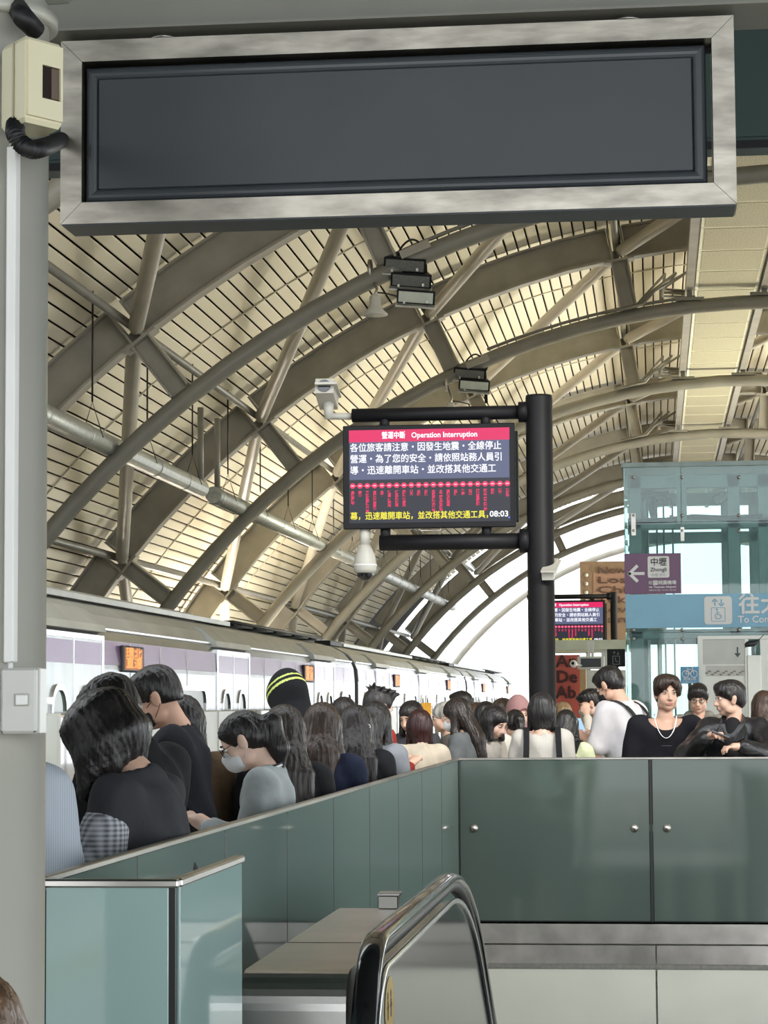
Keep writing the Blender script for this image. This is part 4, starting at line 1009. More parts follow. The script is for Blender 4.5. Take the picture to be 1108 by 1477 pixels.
# signs on the lift glass
ps = empty('direction_sign', 'purple direction sign with a left arrow, upper sign on the lift glass', 'sign', None, PL(942, 856))
def flat(t, nm, m, a, b, c, d, y, yw=YL): 
    p0 = P(a, d, yw); p1 = P(b, c, yw); return kid(MB().box(p0.x, p1.x, y, y+.004, p0.z, p1.z), nm, m, t)
zz0, zz1 = PL(942, 856).z, PL(942, 798).z
kid(MB().box(XL0-.003, PL(982.5, 830).x, YL-.025, YL-.017, zz0, zz1), 'board', M['signpurple'], ps)
yF = YL-.030
def rrect(t, nm, m, cx, cz, w, h, r, y, hollow=0):
    pts = []
    for sx, sz, a0 in ((1, 1, 0), (-1, 1, 90), (-1, -1, 180), (1, -1, 270)):
        for i in range(6): a = math.radians(a0+18*i); pts.append((cx+sx*(w/2-r)+r*math.cos(a), cz+sz*(h/2-r)+r*math.sin(a)))
    n = len(pts); mb = MB()
    if hollow:
        k1, k2 = 1-2*hollow/w, 1-2*hollow/h; ins = [(cx+(p[0]-cx)*k1, cz+(p[1]-cz)*k2) for p in pts]
        mb.add([(p[0], y, p[1]) for p in pts+ins], [(i, (i+1) % n, n+(i+1) % n, n+i) for i in range(n)])
    else: mb.add([(p[0], y, p[1]) for p in pts], [tuple(range(n))])
    return kid(mb, nm, m, t)
c0 = PL(918, 827); mb = MB()
mb.bar((c0.x-.06, yF, c0.z), (c0.x+.09, yF, c0.z), .003, .032, (0, 0, 1))
for s_ in (-1, 1): mb.bar((c0.x-.085, yF-.001, c0.z-.008*s_), (c0.x+.015, yF-.001, c0.z+.088*s_), .003, .034, (0, 0, 1))
kid(mb, 'arrow', M['signwhite'], ps)
c0 = PL(950, 817.5); rrect(ps, 'name_plate', M['signwhite'], c0.x, c0.z, .235, .235, .02, yF)
L3 = Vector(ps.location)
text('name_text', '中壢', M['signtext'], ps, PL(950, 811)-L3+Vector((0, -.034, 0)), .095, 'CENTER', fat=.0015, width=.17)
text('name_text', 'Zhongli', M['signtext'], ps, PL(950, 821.5)-L3+Vector((0, -.034, 0)), .06, 'CENTER', width=.18, bold=.001)
text('name_text', '中壢 중리', mat('grey_text', (.3, .3, .3)), ps, PL(950, 829.5)-L3+Vector((0, -.034, 0)), .04, 'CENTER', width=.15)
text('route_text', '經', M['signwhite'], ps, PL(938.5, 840.5)-L3+Vector((0, -.034, 0)), .045, 'CENTER')
c0 = PL(945.6, 840); rrect(ps, 'plane_badge', M['signwhite'], c0.x, c0.z, .052, .052, .006, yF)
text('plane_symbol', '✈', M['signpurple'], ps, c0-L3+Vector((0, -.036, 0)), .045, 'CENTER')
text('route_text', '桃園機場', M['signwhite'], ps, PL(949.5, 840.5)-L3+Vector((0, -.034, 0)), .05, width=.195, fat=.001)
text('route_text', 'via Taoyuan Airport', M['signwhite'], ps, PL(936, 846.5)-L3+Vector((0, -.034, 0)), .032, width=.30, bold=.0008)
text('route_text', '桃園空港 経由  타오위안 공항 경유', M['signwhite'], ps, PL(936, 851.3)-L3+Vector((0, -.034, 0)), .018, width=.30)
bs = empty('lift_sign', 'wide pale blue lift sign with wheelchair symbol, below the purple sign', 'sign', None, PL(1000, 905))
zz0, zz1 = PL(1000, 905).z, PL(1000, 856.5).z
kid(MB().box(XL0+.003, XL1, YL-.026, YL-.016, zz0, zz1), 'board', M['signblue'], bs)
c0 = PL(1036, 880); rrect(bs, 'symbol_plate', M['signwhite'], c0.x, c0.z, .30, .305, .035, yF)
rrect(bs, 'lift_cage', M['signblue'], c0.x, c0.z-.045, .155, .155, .012, yF-.002, .007)
mb = MB(); n = 16
for dx, s_ in ((-.035, 1), (.035, -1)):
    zc = c0.z+.085
    mb.bar((c0.x+dx, yF-.002, zc-.035*s_), (c0.x+dx, yF-.002, zc+.02*s_), .002, .014, (1, 0, 0)); 
    for q in (-1, 1): mb.bar((c0.x+dx, yF-.003, zc+.038*s_), (c0.x+dx+.03*q, yF-.003, zc+.008*s_), .002, .013, (0, 0, 1))
kid(mb, 'up_down_arrows', M['signblue'], bs)
mb = MB(); wc = Vector((c0.x, yF-.003, c0.z-.06)); r = .033
mb.tube([wc+Vector((r*math.cos(a), 0, r*math.sin(a))) for a in np.linspace(math.radians(130), math.radians(370), 16)], .004, 6)
mb.bar(wc+Vector((-.012, 0, .06)), wc+Vector((-.006, 0, .012)), .003, .009, (1, 0, 0)); mb.bar(wc+Vector((-.008, 0, .012)), wc+Vector((.024, 0, .01)), .003, .008); mb.bar(wc+Vector((.022, 0, .012)), wc+Vector((.036, 0, -.024)), .003, .008, (1, 0, 0)); mb.bar(wc+Vector((-.01, 0, .036)), wc+Vector((.018, 0, .034)), .003, .006)
mb.ell(wc+Vector((-.014, 0, .072)), (.010, .002, .010), 10, 6); kid(mb, 'wheelchair_symbol', M['signblue'], bs)
L3 = Vector(bs.location)
text('sign_text', '往大廳', M['signwhite'], bs, PL(1065, 873)-L3+Vector((0, -.034, 0)), .235, fat=.006, font_sp=1.02)
text('sign_text', 'To Concourse', M['signwhite'], bs, PL(1064.5, 893.5)-L3+Vector((0, -.034, 0)), .105, bold=.002)
# bicycle sign
kb = empty('bicycle_sign', 'small blue bicycle sign with white lettering, under the pale blue sign', 'sign', None, P(995, 985, 25.4))
a = P(982, 985.5, 25.4); b = P(1008, 961, 25.4); kid(MB().box(a.x, b.x, 25.4, 25.41, a.z, b.z), 'board', M['bikeblue'], kb)
mb = MB(); cx = (a.x+b.x)/2; zc = a.z+(b.z-a.z)*.62; yy = 25.392; r = .035
for s_ in (-1, 1): mb.tube([(cx+s_*.045+r*math.cos(q), yy, zc-.01+r*math.sin(q)) for q in np.linspace(0, 2*math.pi, 17)], .0045, 6)
for p0, p1 in (((-.045, -.01), (-.02, .04)), ((-.02, .04), (.035, .04)), ((.045, -.01), (.03, .055)), ((-.02, .04), (.0, -.01)), ((0, -.01), (.033, .035)), ((-.045, -.01), (0, -.01)), ((-.032, .052), (-.01, .052)), ((.02, .06), (.04, .055))):
    mb.bar((cx+p0[0], yy, zc+p0[1]), (cx+p1[0], yy, zc+p1[1]), .006, .006)
kid(mb, 'bicycle_symbol', M['signwhite'], kb)
text('sign_text', '無障2用', M['signwhite'], kb, Vector((cx, 25.39, a.z+.045))-Vector(kb.location), .035, 'CENTER', width=.13)
text('sign_text', '2 Elevator', M['signwhite'], kb, Vector((cx, 25.39, a.z+.017))-Vector(kb.location), .02, 'CENTER', width=.15)
kid(MB().tube([(cx, 25.42, 0), (cx, 25.42, b.z)], .02, 10), 'stand', M['steel'], kb)
# white post with a bird
bp = P(1088, 945, 24.5)
wp = tag(MB().bbox(P(1078, 945, 24.5).x, P(1098, 945, 24.5).x, 24.5, 24.66, 0, P(1088, 944.5, 24.5).z, .006).build('white_post', M['liftwhite']), 'square white post with a black bird standing on top', 'post')
zb0 = P(1088, 944.5, 24.5).z; bx0 = bp.x
bd = empty('bird', 'black bird with a raised tail standing on the white post', 'bird', None, (bx0, 24.58, zb0))
def BP(px, py, dy=0): q = P(px, py, 24.58); q.y += dy; return q
def birdbody():
    mb = MB()
    mb.tube(catmull([BP(1075, 932), BP(1077.5, 929.5), BP(1080, 928.5), BP(1084, 928), BP(1088, 927.5), BP(1092, 924.5), BP(1095, 922.5)], 5),
            [.002]+[.004+.028*math.sin(math.pi*min(1, (i/30)**.75))**.8 for i in range(1, 30)]+[.006], 14)
    mb.ell(BP(1080, 929.3), (.030, .026, .026)); return mb
kid(birdbody(), 'body', M['bird'], bd)
kid(MB().tube([BP(1079, 931), BP(1075.5, 932.8), BP(1074.6, 933.6)], [.010, .006, .001], 8), 'beak', M['bird'], bd)
kid(MB().bar(BP(1092, 925), BP(1102, 915), .03, .008, (0, 0, 1)), 'tail', M['bird'], bd)
for dy, x0_ in ((-.012, 1087), (.014, 1089)):
    lg = kid(MB().tube([BP(x0_, 930, dy), BP(x0_-2.5, 936.5, dy), BP(x0_+.2, 944, dy)], .0028, 6), 'leg', M['bird'], bd)
    kid(MB().tube([BP(x0_-3, 944, dy), BP(x0_+2, 944, dy)], .0025, 6), 'foot', M['bird'], bd)

# ================================================================== BILLBOARDS AND SMALL THINGS FAR RIGHT
YB1 = 50.0
def bboard(nm, lab, Y, a, b, c, d, m, mf, inset, lines, mt_, x, size, y0, dy, wd_):
    A = P(a, d, Y); B = P(b, c, Y)
    t = empty(nm, lab, 'billboard', None, ((A.x+B.x)/2, Y, 0))
    kid(MB().box(A.x, B.x, Y, Y+.25, A.z, B.z), 'board', m, t)
    if mf: kid(MB().box(A.x+inset, B.x, Y-.01, Y, A.z+.9, B.z-.25), 'poster', mf, t)
    for i, s in enumerate(lines):
        if s: 
            q = P(x, y0+i*dy, Y-.03); text('poster_text', s, mt_, t, q-Vector(t.location), size, fat=.035*size, width=wd_*len(s))
    for xx in (A.x+.15, B.x-.15): kid(MB().box(xx-.05, xx+.05, Y+.05, Y+.15, 0, A.z), 'leg', M['beam'], t)
    return t
t = bboard('brown_billboard', 'tall brown billboard with dark place names, behind the small screen', YB1, 838, 960, 808, 930, M['brown'], M['brown2'], .28, ['New', 'Los', 'Chi', 'Tok', 'Lev', 'San'], M['brntext'], 861, .20, 822.5, 14.2, .20)
for i in range(5):
    q = P(846, 829+i*12.5, YB1-.02); kid(MB().lathe((q.x, YB1-.01, q.z), [(0, .02), (.03, .015), (.04, 0)], 10, rot=Matrix.Rotation(math.pi/2, 3, 'X')), 'lamp', M['white'], t)
t = bboard('red_billboard', 'red poster board with large dark letters, left behind the masked man', 40.0, 801, 836, 944, 1050, M['red'], None, 0, ['Ar', 'De', 'Ab'], M['redtext'], 802, .285, 954, 22.5, .165)
kid(MB().box(P(836, 950, 40).x, P(845, 950, 40).x, 40.0, 40.2, 0, P(836, 962, 40).z), 'wood_edge', mat('tan_wood', (.40, .27, .15)), t)
# canopy soffit and small sign cluster
A = P(768, 942, 36); B = P(905, 922, 36)
cs = empty('small_canopy', 'pale green lintel spanning behind the masked men at the right', 'canopy', None, (A.x, 36, 0))
kid(MB().box(A.x, B.x+.2, 36, 38, A.z+.05, B.z), 'fascia', mat('pale_canopy', (.52, .56, .46), rough=.5), cs)
kid(MB().box(B.x-.4, B.x-.25, 36.2, 36.35, 0, A.z+.05), 'post', M['liftwhite'], cs)
kid(MB().box(A.x+.05, A.x+.15, 37.6, 37.75, 0, A.z+.05), 'post', M['liftwhite'], cs)
kid(MB().box(P(846, 970, 37).x, P(874, 970, 37).x, 37, 37.06, .02, P(846, 966, 37).z), 'kiosk_wall', M['liftwhite'], cs)
kid(MB().box(P(880, 970, 37).x, P(903, 970, 37).x, 37, 37.06, .02, P(846, 966, 37).z), 'kiosk_wall', M['liftwhite'], cs)
gs = empty('grey_panel_sign', 'small blank grey panel in a white frame, beside the black lift pictogram', 'sign', None, P(853, 956, 34))
A = P(833, 965, 34); B = P(872, 946, 34)
kid(MB().bbox(A.x, B.x, 34, 34.08, A.z, B.z, .01), 'frame', M['liftwhite'], gs)
kid(MB().box(A.x+.05, B.x-.05, 33.99, 34.0, A.z+.03, B.z-.03), 'panel', M['dark'], gs)
kid(MB().box(A.x+.15, A.x+.19, 34.02, 34.06, B.z, P(853, 924, 34).z), 'hanger', M['liftwhite'], gs)
kid(MB().box(B.x-.19, B.x-.15, 34.02, 34.06, B.z, P(853, 924, 34).z), 'hanger', M['liftwhite'], gs)
q = P(827.5, 957, 33.6); wc2 = empty('round_camera', 'small white round camera with a black lens by the grey panel', 'camera', None, q)
kid(MB().ell(q, .055, 16, 10), 'shell', M['white'], wc2); kid(MB().ell(q+Vector((-.005, -.035, .005)), (.028, .025, .028), 12, 8), 'lens', M['black'], wc2)
kid(MB().tube([q, q+Vector((.1, .4, -.02))], .015, 8), 'arm', M['white'], wc2)
pc = empty('lift_pictogram_sign', 'small black square sign with a grey lift pictogram', 'sign', None, P(889, 948, 32))
A = P(876, 961.5, 32); B = P(902, 935.5, 32); kid(MB().bbox(A.x, B.x, 32, 32.05, A.z, B.z, .008), 'board', M['black'], pc)
cx = (A.x+B.x)/2; zc = (A.z+B.z)/2; gp = mat('grey_pictogram', (.16, .17, .18), rough=.5)
rrect(pc, 'lift_cage', gp, cx, zc-.03, .10, .12, .01, 31.995, .010)
mb = MB()
for dx, s_ in ((-.025, 1), (.025, -1)):
    mb.bar((cx+dx, 31.995, zc+.065-.02*s_), (cx+dx, 31.995, zc+.065+.014*s_), .002, .008, (1, 0, 0))
    for q in (-1, 1): mb.bar((cx+dx, 31.995, zc+.065+.022*s_), (cx+dx+.016*q, 31.995, zc+.065+.004*s_), .002, .008)
mb.ell((cx-.01, 31.995, zc-.005), (.01, .002, .01), 8, 5); mb.bar((cx-.01, 31.995, zc-.02), (cx-.005, 31.995, zc-.045), .002, .01, (1, 0, 0)); mb.bar((cx-.01, 31.995, zc-.045), (cx+.025, 31.995, zc-.05), .002, .01)
kid(mb, 'pictogram', gp, pc)
kid(MB().tube([(cx+.0, 32.08, 0), (cx+.0, 32.08, B.z-.02)], .03, 10), 'stand', M['black'], pc)
# tall light frame and far left tower near the post
q = P(614, 1022, 24); ob = empty('orange_board', 'small orange board held above the heads in the crowd', 'sign', None, (q.x, 24, 0))
A = P(608, 1032, 24); B = P(622, 1013, 24); kid(MB().bbox(A.x, B.x, 24, 24.02, A.z, B.z, .004), 'board', M['orange'], ob)
kid(MB().tube([((A.x+B.x)/2, 24.02, 0), ((A.x+B.x)/2, 24.02, A.z+.05)], .015, 8), 'stick', M['wire'], ob)
# ================================================================== PEOPLE
# field of rounded limbs on an uneven grid, skinned by surface nets: one continuous surface
def axis(lo, hi, base, fine=()):
    out = [lo]
    while out[-1] < hi:
        x = out[-1]; st = base
        for a, b, h in fine:
            if a-base <= x < b: st = min(st, h)
        out.append(x+st)
    return np.array(out, dtype=np.float32)
def field(prims, xs, ys, zs, k=.012, cuts=(), wob=None):
    acc = np.zeros((len(xs), len(ys), len(zs)), np.float32)
    for pr in prims:
        kind = pr[0]
        if kind == 'c':
            a, b, ra, rb = np.array(pr[1], float), np.array(pr[2], float), pr[3], pr[4]; s = np.array(pr[5] if len(pr) > 5 else (1, 1, 1), float)
            R = max(ra, rb)*s+k*5; lo = np.minimum(a, b)-R; hi = np.maximum(a, b)+R
        else:
            c, r, rot = np.array(pr[1], float), np.array(pr[2], float), pr[3]
            R = np.full(3, r.max())+k*5; lo = c-R; hi = c+R
        i0, i1 = np.searchsorted(xs, lo[0]), np.searchsorted(xs, hi[0]); j0, j1 = np.searchsorted(ys, lo[1]), np.searchsorted(ys, hi[1]); k0, k1 = np.searchsorted(zs, lo[2]), np.searchsorted(zs, hi[2])
        if i1 <= i0 or j1 <= j0 or k1 <= k0: continue
        X = xs[i0:i1, None, None]; Y = ys[None, j0:j1, None]; Z = zs[None, None, k0:k1]
        if kind == 'c':
            ax, ay, az = a/s; d = (b-a)/s; L = float(d@d)+1e-9
            px, py, pz = X/s[0]-ax, Y/s[1]-ay, Z/s[2]-az
            t = np.clip((px*d[0]+py*d[1]+pz*d[2])/L, 0, 1)
            q = np.sqrt((px-t*d[0])**2+(py-t*d[1])**2+(pz-t*d[2])**2)-(ra+(rb-ra)*t)
            q = q*float(min(s.min(), 1))
        else:
            px, py, pz = X-c[0], Y-c[1], Z-c[2]
            if rot is not None:
                m = np.array(rot).T
                px, py, pz = m[0, 0]*px+m[0, 1]*py+m[0, 2]*pz, m[1, 0]*px+m[1, 1]*py+m[1, 2]*pz, m[2, 0]*px+m[2, 1]*py+m[2, 2]*pz
            l = np.sqrt((px/r[0])**2+(py/r[1])**2+(pz/r[2])**2)
            g = np.sqrt((px/r[0]**2)**2+(py/r[1]**2)**2+(pz/r[2]**2)**2)+1e-6
            q = l*(l-1)/g
        acc[i0:i1, j0:j1, k0:k1] += np.exp(-np.clip(q, -.4, 1)/k)
    Fv = -k*np.log(acc+1e-30)
    X = xs[:, None, None]; Y = ys[None, :, None]; Z = zs[None, None, :]
    if wob is not None: Fv = Fv+wob(X, Y, Z)
    for p, n in cuts:
        if np.ndim(n) == 0: Fv = np.maximum(Fv, n-np.sqrt((X-p[0])**2+(Y-p[1])**2+(Z-p[2])**2)); continue
        Fv = np.maximum(Fv, (X-p[0])*n[0]+(Y-p[1])*n[1]+(Z-p[2])*n[2])
    return Fv.astype(np.float32)
def nets(Fv, xs, ys, zs):
    ins = Fv < 0
    nx, ny, nz = Fv.shape
    s = np.zeros((nx-1, ny-1, nz-1), np.int8)
    for a in (0, 1):
        for b in (0, 1):
            for c in (0, 1): s += ins[a:nx-1+a, b:ny-1+b, c:nz-1+c]
    act = (s > 0) & (s < 8); I = np.argwhere(act)
    idx = -np.ones(act.shape, np.int64); idx[act] = np.arange(len(I))
    pos = np.zeros((len(I), 3)); cnt = np.zeros(len(I)); i, j, k = I.T
    co = [(a, b, c) for a in (0, 1) for b in (0, 1) for c in (0, 1)]
    for p in co:
        for ax in range(3):
            if p[ax]: continue
            q = list(p); q[ax] = 1
            f0 = Fv[i+p[0], j+p[1], k+p[2]]; f1 = Fv[i+q[0], j+q[1], k+q[2]]; m = (f0 < 0) != (f1 < 0)
            t = np.where(m, f0/(f0-f1+1e-20), 0)
            P0 = np.stack([xs[i+p[0]], ys[j+p[1]], zs[k+p[2]]], 1); P1 = np.stack([xs[i+q[0]], ys[j+q[1]], zs[k+q[2]]], 1)
            pos += np.where(m[:, None], P0+(P1-P0)*t[:, None], 0); cnt += m
    pos /= cnt[:, None]
    faces = []
    for ax in range(3):
        sl0 = [slice(None)]*3; sl1 = [slice(None)]*3; sl0[ax] = slice(0, -1); sl1[ax] = slice(1, None)
        A = ins[tuple(sl0)]; B = ins[tuple(sl1)]; E = np.argwhere(A != B)
        o = [q for q in range(3) if q != ax]
        E = E[(E[:, o[0]] > 0) & (E[:, o[1]] > 0) & (E[:, o[0]] < Fv.shape[o[0]]-1) & (E[:, o[1]] < Fv.shape[o[1]]-1)]
        if not len(E): continue
        def cell(d0, d1): e = E.copy(); e[:, o[0]] -= d0; e[:, o[1]] -= d1; return idx[e[:, 0], e[:, 1], e[:, 2]]
        q = np.stack([cell(1, 1), cell(0, 1), cell(0, 0), cell(1, 0)], 1)
        out = A[E[:, 0], E[:, 1], E[:, 2]]
        if ax == 1: out = ~out
        q[~out] = q[~out][:, ::-1]
        faces.append(q)
    return pos, np.concatenate(faces)
def skinmesh(name, prims, m, parent, res, fine=((), (), ()), k=.012, cuts=(), wob=None, mats=None, fmat=None, xf=None):
    lo = np.full(3, 1e9); hi = -lo
    for pr in prims:
        if pr[0] == 'c':
            R = max(pr[3], pr[4])*np.array(pr[5] if len(pr) > 5 else (1, 1, 1)); a = np.minimum(pr[1], pr[2])-R; b = np.maximum(pr[1], pr[2])+R
        else: R = max(pr[2]); a = np.array(pr[1])-R; b = np.array(pr[1])+R
        lo = np.minimum(lo, a); hi = np.maximum(hi, b)
    lo -= .03; hi += .03
    ax = [axis(lo[i], hi[i], res, fine[i]) for i in range(3)]
    Fv = field(prims, *ax, k=k, cuts=cuts, wob=wob)
    v, f = nets(Fv, *ax)
    ok = (f >= 0).all(1); f = f[ok]
    me = bpy.data.meshes.new(name)
    mi = fmat(v, f) if fmat else None
    if xf is not None: v = v*xf
    me.vertices.add(len(v)); me.vertices.foreach_set('co', v.astype(np.float32).ravel())
    me.loops.add(4*len(f)); me.loops.foreach_set('vertex_index', f.astype(np.int32).ravel())
    me.polygons.add(len(f)); me.polygons.foreach_set('loop_start', np.arange(0, 4*len(f), 4, dtype=np.int32)); me.polygons.foreach_set('loop_total', np.full(len(f), 4, np.int32))
    me.polygons.foreach_set('use_smooth', np.ones(len(f), bool))
    for q in (mats or [m]): me.materials.append(q)
    if mi is not None: me.polygons.foreach_set('material_index', mi.astype(np.int32))
    me.update(calc_edges=True); me.validate()
    o = bpy.data.objects.new(name, me); C.objects.link(o); o.parent = parent
    return o
V = lambda *a: np.array(a, float)
def Rx(a): c, s = math.cos(a), math.sin(a); return np.array([[1, 0, 0], [0, c, -s], [0, s, c]])
def Ry(a): c, s = math.cos(a), math.sin(a); return np.array([[c, 0, s], [0, 1, 0], [-s, 0, c]])
def Rz(a): c, s = math.cos(a), math.sin(a); return np.array([[c, -s, 0], [s, c, 0], [0, 0, 1]])
rad = math.radians

placed = [(-1.0, 20.1, .36), (-.72, 44.1, .3)]
def settle(px, D):
    if px < -20: return D
    for _ in range(400):
        x = P(px, 1000, D).x
        if D < 15.9 and x > -1.60: D += .03; continue
        if 15.4 < D < 16.33: D = 16.36
        if any(math.hypot(x-a, (D-b)) < .22+r_ for a, b, r_ in placed): D += .04; continue
        break
    placed.append((x, D, .20)); return D
def person(label, px, ytop, D, heading, group='people waiting on the platform', build=1.0, lean=6, pitch=20, yaw=0, roll=0,
           skin=(.62, .40, .30), hair='short', hairc=(.012, .010, .010), top=(.05, .05, .05), topkind='plain', sleeve='long', legs=(.03, .035, .05),
           arms='phone', mask=None, glasses=False, det=1, bag=None, extra=None, jacket=None, neckcut=.0, wide=1.0, leatherj=False, sleeve2=None, hairlen=.30):
    """heading: degrees, 0 = facing away from the camera (+Y), 90 = facing left in the picture, 180 = towards the camera.
    px, ytop: picture column of the head and row of its top, at distance D; everything is built in metres around that spot."""
    t = empty('person', label, 'person', group)
    hip = V(0, 0, .93); RL = Rx(-rad(lean))
    T = lambda x, y, z: hip+RL@(V(x, y, z)-hip)
    nb = T(0, -.012, 1.435)
    RH = Rz(rad(yaw))@Rx(-rad(pitch))@Ry(rad(roll))
    hc = nb+RH@V(0, .022, .150)
    H = lambda x, y, z: hc+RH@V(x, y, z)
    w = build*(.92 if hair in ('long', 'wavy', 'bob', 'ponytail', 'messybob') else 1)
    # joints
    sh = {s: T(s*.172*w*wide, 0, 1.375) for s in (-1, 1)}
    el, wr, hd_ = {}, {}, {}
    for s in (-1, 1):
        A = arms[0 if s < 0 else 1] if isinstance(arms, (list, tuple)) else arms
        if A == 'down': el[s] = sh[s]+V(s*.05, -.03, -.28); wr[s] = el[s]+V(s*.0, .07, -.24); hd_[s] = V(0, .1, -1)
        elif A == 'phone': el[s] = sh[s]+V(s*.05, .05, -.27); wr[s] = el[s]+V(-s*.13, .185, .09); hd_[s] = V(-s*.35, .7, .45)
        elif A == 'phonehigh': el[s] = sh[s]+V(s*.05, .12, -.24); wr[s] = el[s]+V(-s*.13, .14, .16); hd_[s] = V(-s*.3, .5, .75)
        elif A == 'rail': el[s] = sh[s]+V(s*.12, .13, -.20); wr[s] = el[s]+V(-s*.20, .14, -.02); hd_[s] = V(-s*.8, .5, -.1)
        elif A == 'raise': el[s] = sh[s]+V(s*.12, .12, -.02); wr[s] = el[s]+V(-s*.04, .10, .22); hd_[s] = V(0, .2, 1)
        elif A == 'chin': el[s] = sh[s]+V(s*.02, .14, -.22); wr[s] = H(s*.03, .10, -.20); hd_[s] = H(s*.02, .10, -.10)-wr[s]
        else: el[s] = sh[s]+V(*A[0]); wr[s] = el[s]+V(*A[1]); hd_[s] = V(*A[2])
    hj = {s: V(s*.09*w, 0, .90) for s in (-1, 1)}; kn = {s: V(s*.10*w, .02, .49) for s in (-1, 1)}; an = {s: V(s*.105*w, -.01, .08) for s in (-1, 1)}
    r = .010 if det >= 2 else .016 if det == 1 else .024
    hr = .0042 if det >= 2 else .0065 if det == 1 else .011
    # ---- body: one surface
    b = []
    b += [('c', T(0, 0, 1.02), T(0, 0, 1.30), .095*w, .115*w, (1.3, .88, 1)), ('c', sh[-1]*.9+sh[1]*.1, sh[1]*.9+sh[-1]*.1, .05, .05), ('c', nb+RL@V(0, -.005, -.06), nb, .075*w, .055), ('c', T(-.06, 0, .93), T(.06, 0, .93), .105*w, .105*w)]
    b += [('c', nb, H(0, -.022, -.05), .052*(.9+.1*w), .050)]
    E = lambda c, r_: ('e', H(*c), r_, RH)
    b += [E((0, -.014, .030), (.073, .092, .088)), E((0, .022, -.030), (.060, .064, .082)), E((0, .050, -.088), (.026, .026, .020)), E((-.034, .050, -.034), (.027, .027, .032)), E((.034, .050, -.034), (.027, .027, .032)),
          E((-.045, .012, -.068), (.020, .035, .028)), E((.045, .012, -.068), (.020, .035, .028))]
    if det >= 1:
        b += [('c', H(0, .080, .012), H(0, .103, -.030), .0065, .0105), ('c', H(-.011, .088, -.034), H(.011, .088, -.034), .008, .008), ('c', H(-.034, .070, .026), H(.034, .070, .026), .010, .010),
              ('c', H(-.017, .082, -.0555), H(.017, .082, -.0555), .0055, .0055), ('c', H(-.014, .081, -.0655), H(.014, .081, -.0655), .0065, .0065),
              E((-.074, -.006, -.010), (.008, .018, .030)), E((.074, -.006, -.010), (.008, .018, .030)), E((-.081, -.014, .006), (.006, .012, .017)), E((.081, -.014, .006), (.006, .012, .017))]
    fx, fy, fz = [], [], []
    hx = hc
    R_ = .115
    fx.append((hx[0]-R_, hx[0]+R_, hr)); fy.append((hx[1]-R_-.02, hx[1]+R_+.01, hr)); fz.append((hx[2]-.12, hx[2]+.12, hr))
    hands = {}
    for s in (-1, 1):
        b += [('c', sh[s], el[s], .050*w, .040*w), ('c', el[s], wr[s], .040*w, .027), ('c', hj[s], kn[s], .085*w, .055), ('c', kn[s], an[s], .055, .038), ('c', an[s]+V(0, -.02, -.045), an[s]+V(0, .14, -.055), .032, .024, (1.1, 1, .9))]
        d = hd_[s]/np.linalg.norm(hd_[s]); ac = np.cross(d, V(0, 0, 1)) if abs(d[2]) < .9 else V(s, 0, 0); ac = ac/np.linalg.norm(ac)
        nn_ = np.cross(ac, d); nn_ /= np.linalg.norm(nn_)
        side = ac*(1 if ac[0]*s > 0 else -1)            # towards the little finger
        pc = wr[s]+d*.05
        b.append(('c', wr[s]+d*.01, wr[s]+d*.06, .024, .026, (1, 1, 1)))
        if det >= 1:
            b += [('c', wr[s]+d*.055-side*.022, wr[s]+d*.075-side*.026, .014, .012), ('c', wr[s]+d*.055+side*.022, wr[s]+d*.07+side*.026, .013, .011)]
            tips = []
            for q, (off, ln) in enumerate(((-.031, .072), (-.0105, .080), (.0100, .074), (.030, .058))):
                k0 = wr[s]+d*.078+side*off; dn = d*.80+nn_*(-.25); k1 = k0+d*ln*.5; k2 = k1+(d*.55-nn_*.75*(1 if nn_[2] > 0 else -1))*ln*.38
                k3 = k2+(d*.05-nn_*.95*(1 if nn_[2] > 0 else -1))*ln*.26
                b += [('c', k0, k1, .0080, .0074), ('c', k1, k2, .0074, .0068), ('c', k2, k3, .0068, .0060)]; tips.append(k2)
            th0 = wr[s]+d*.025-side*.022; th1 = th0+d*.035-side*.028-nn_*.01; th2 = th1+d*.034-side*.004
            b += [('c', th0, th1, .013, .0105), ('c', th1, th2, .0105, .0085)]
            if det >= 2:
                for ax_, lst in ((0, fx), (1, fy), (2, fz)):
                    lst.append((pc[ax_]-.06, pc[ax_]+.10 if ax_ != 2 else pc[2]+.09, .0055))
        else: b += [('c', wr[s]+d*.06, wr[s]+d*.14, .024, .016)]
        hands[s] = (wr[s], d, side, nn_)
    mats_b = [skinm(skin), M['lip']]
    invRH = RH.T
    def fm(v, f):
        c = v[f].mean(1)-hc; q = c@invRH.T
        return (((np.abs(q[:, 0]) < .021-.9*np.abs(q[:, 2]+.0605)) & (q[:, 1] > .070) & (q[:, 2] < -.0545) & (q[:, 2] > -.0675))).astype(np.int32)
    kk = .0045 if det >= 2 else .007 if det >= 1 else .012
    body = skinmesh('body', b, None, t, r, (fx, fy, fz), k=kk, mats=mats_b, fmat=fm)
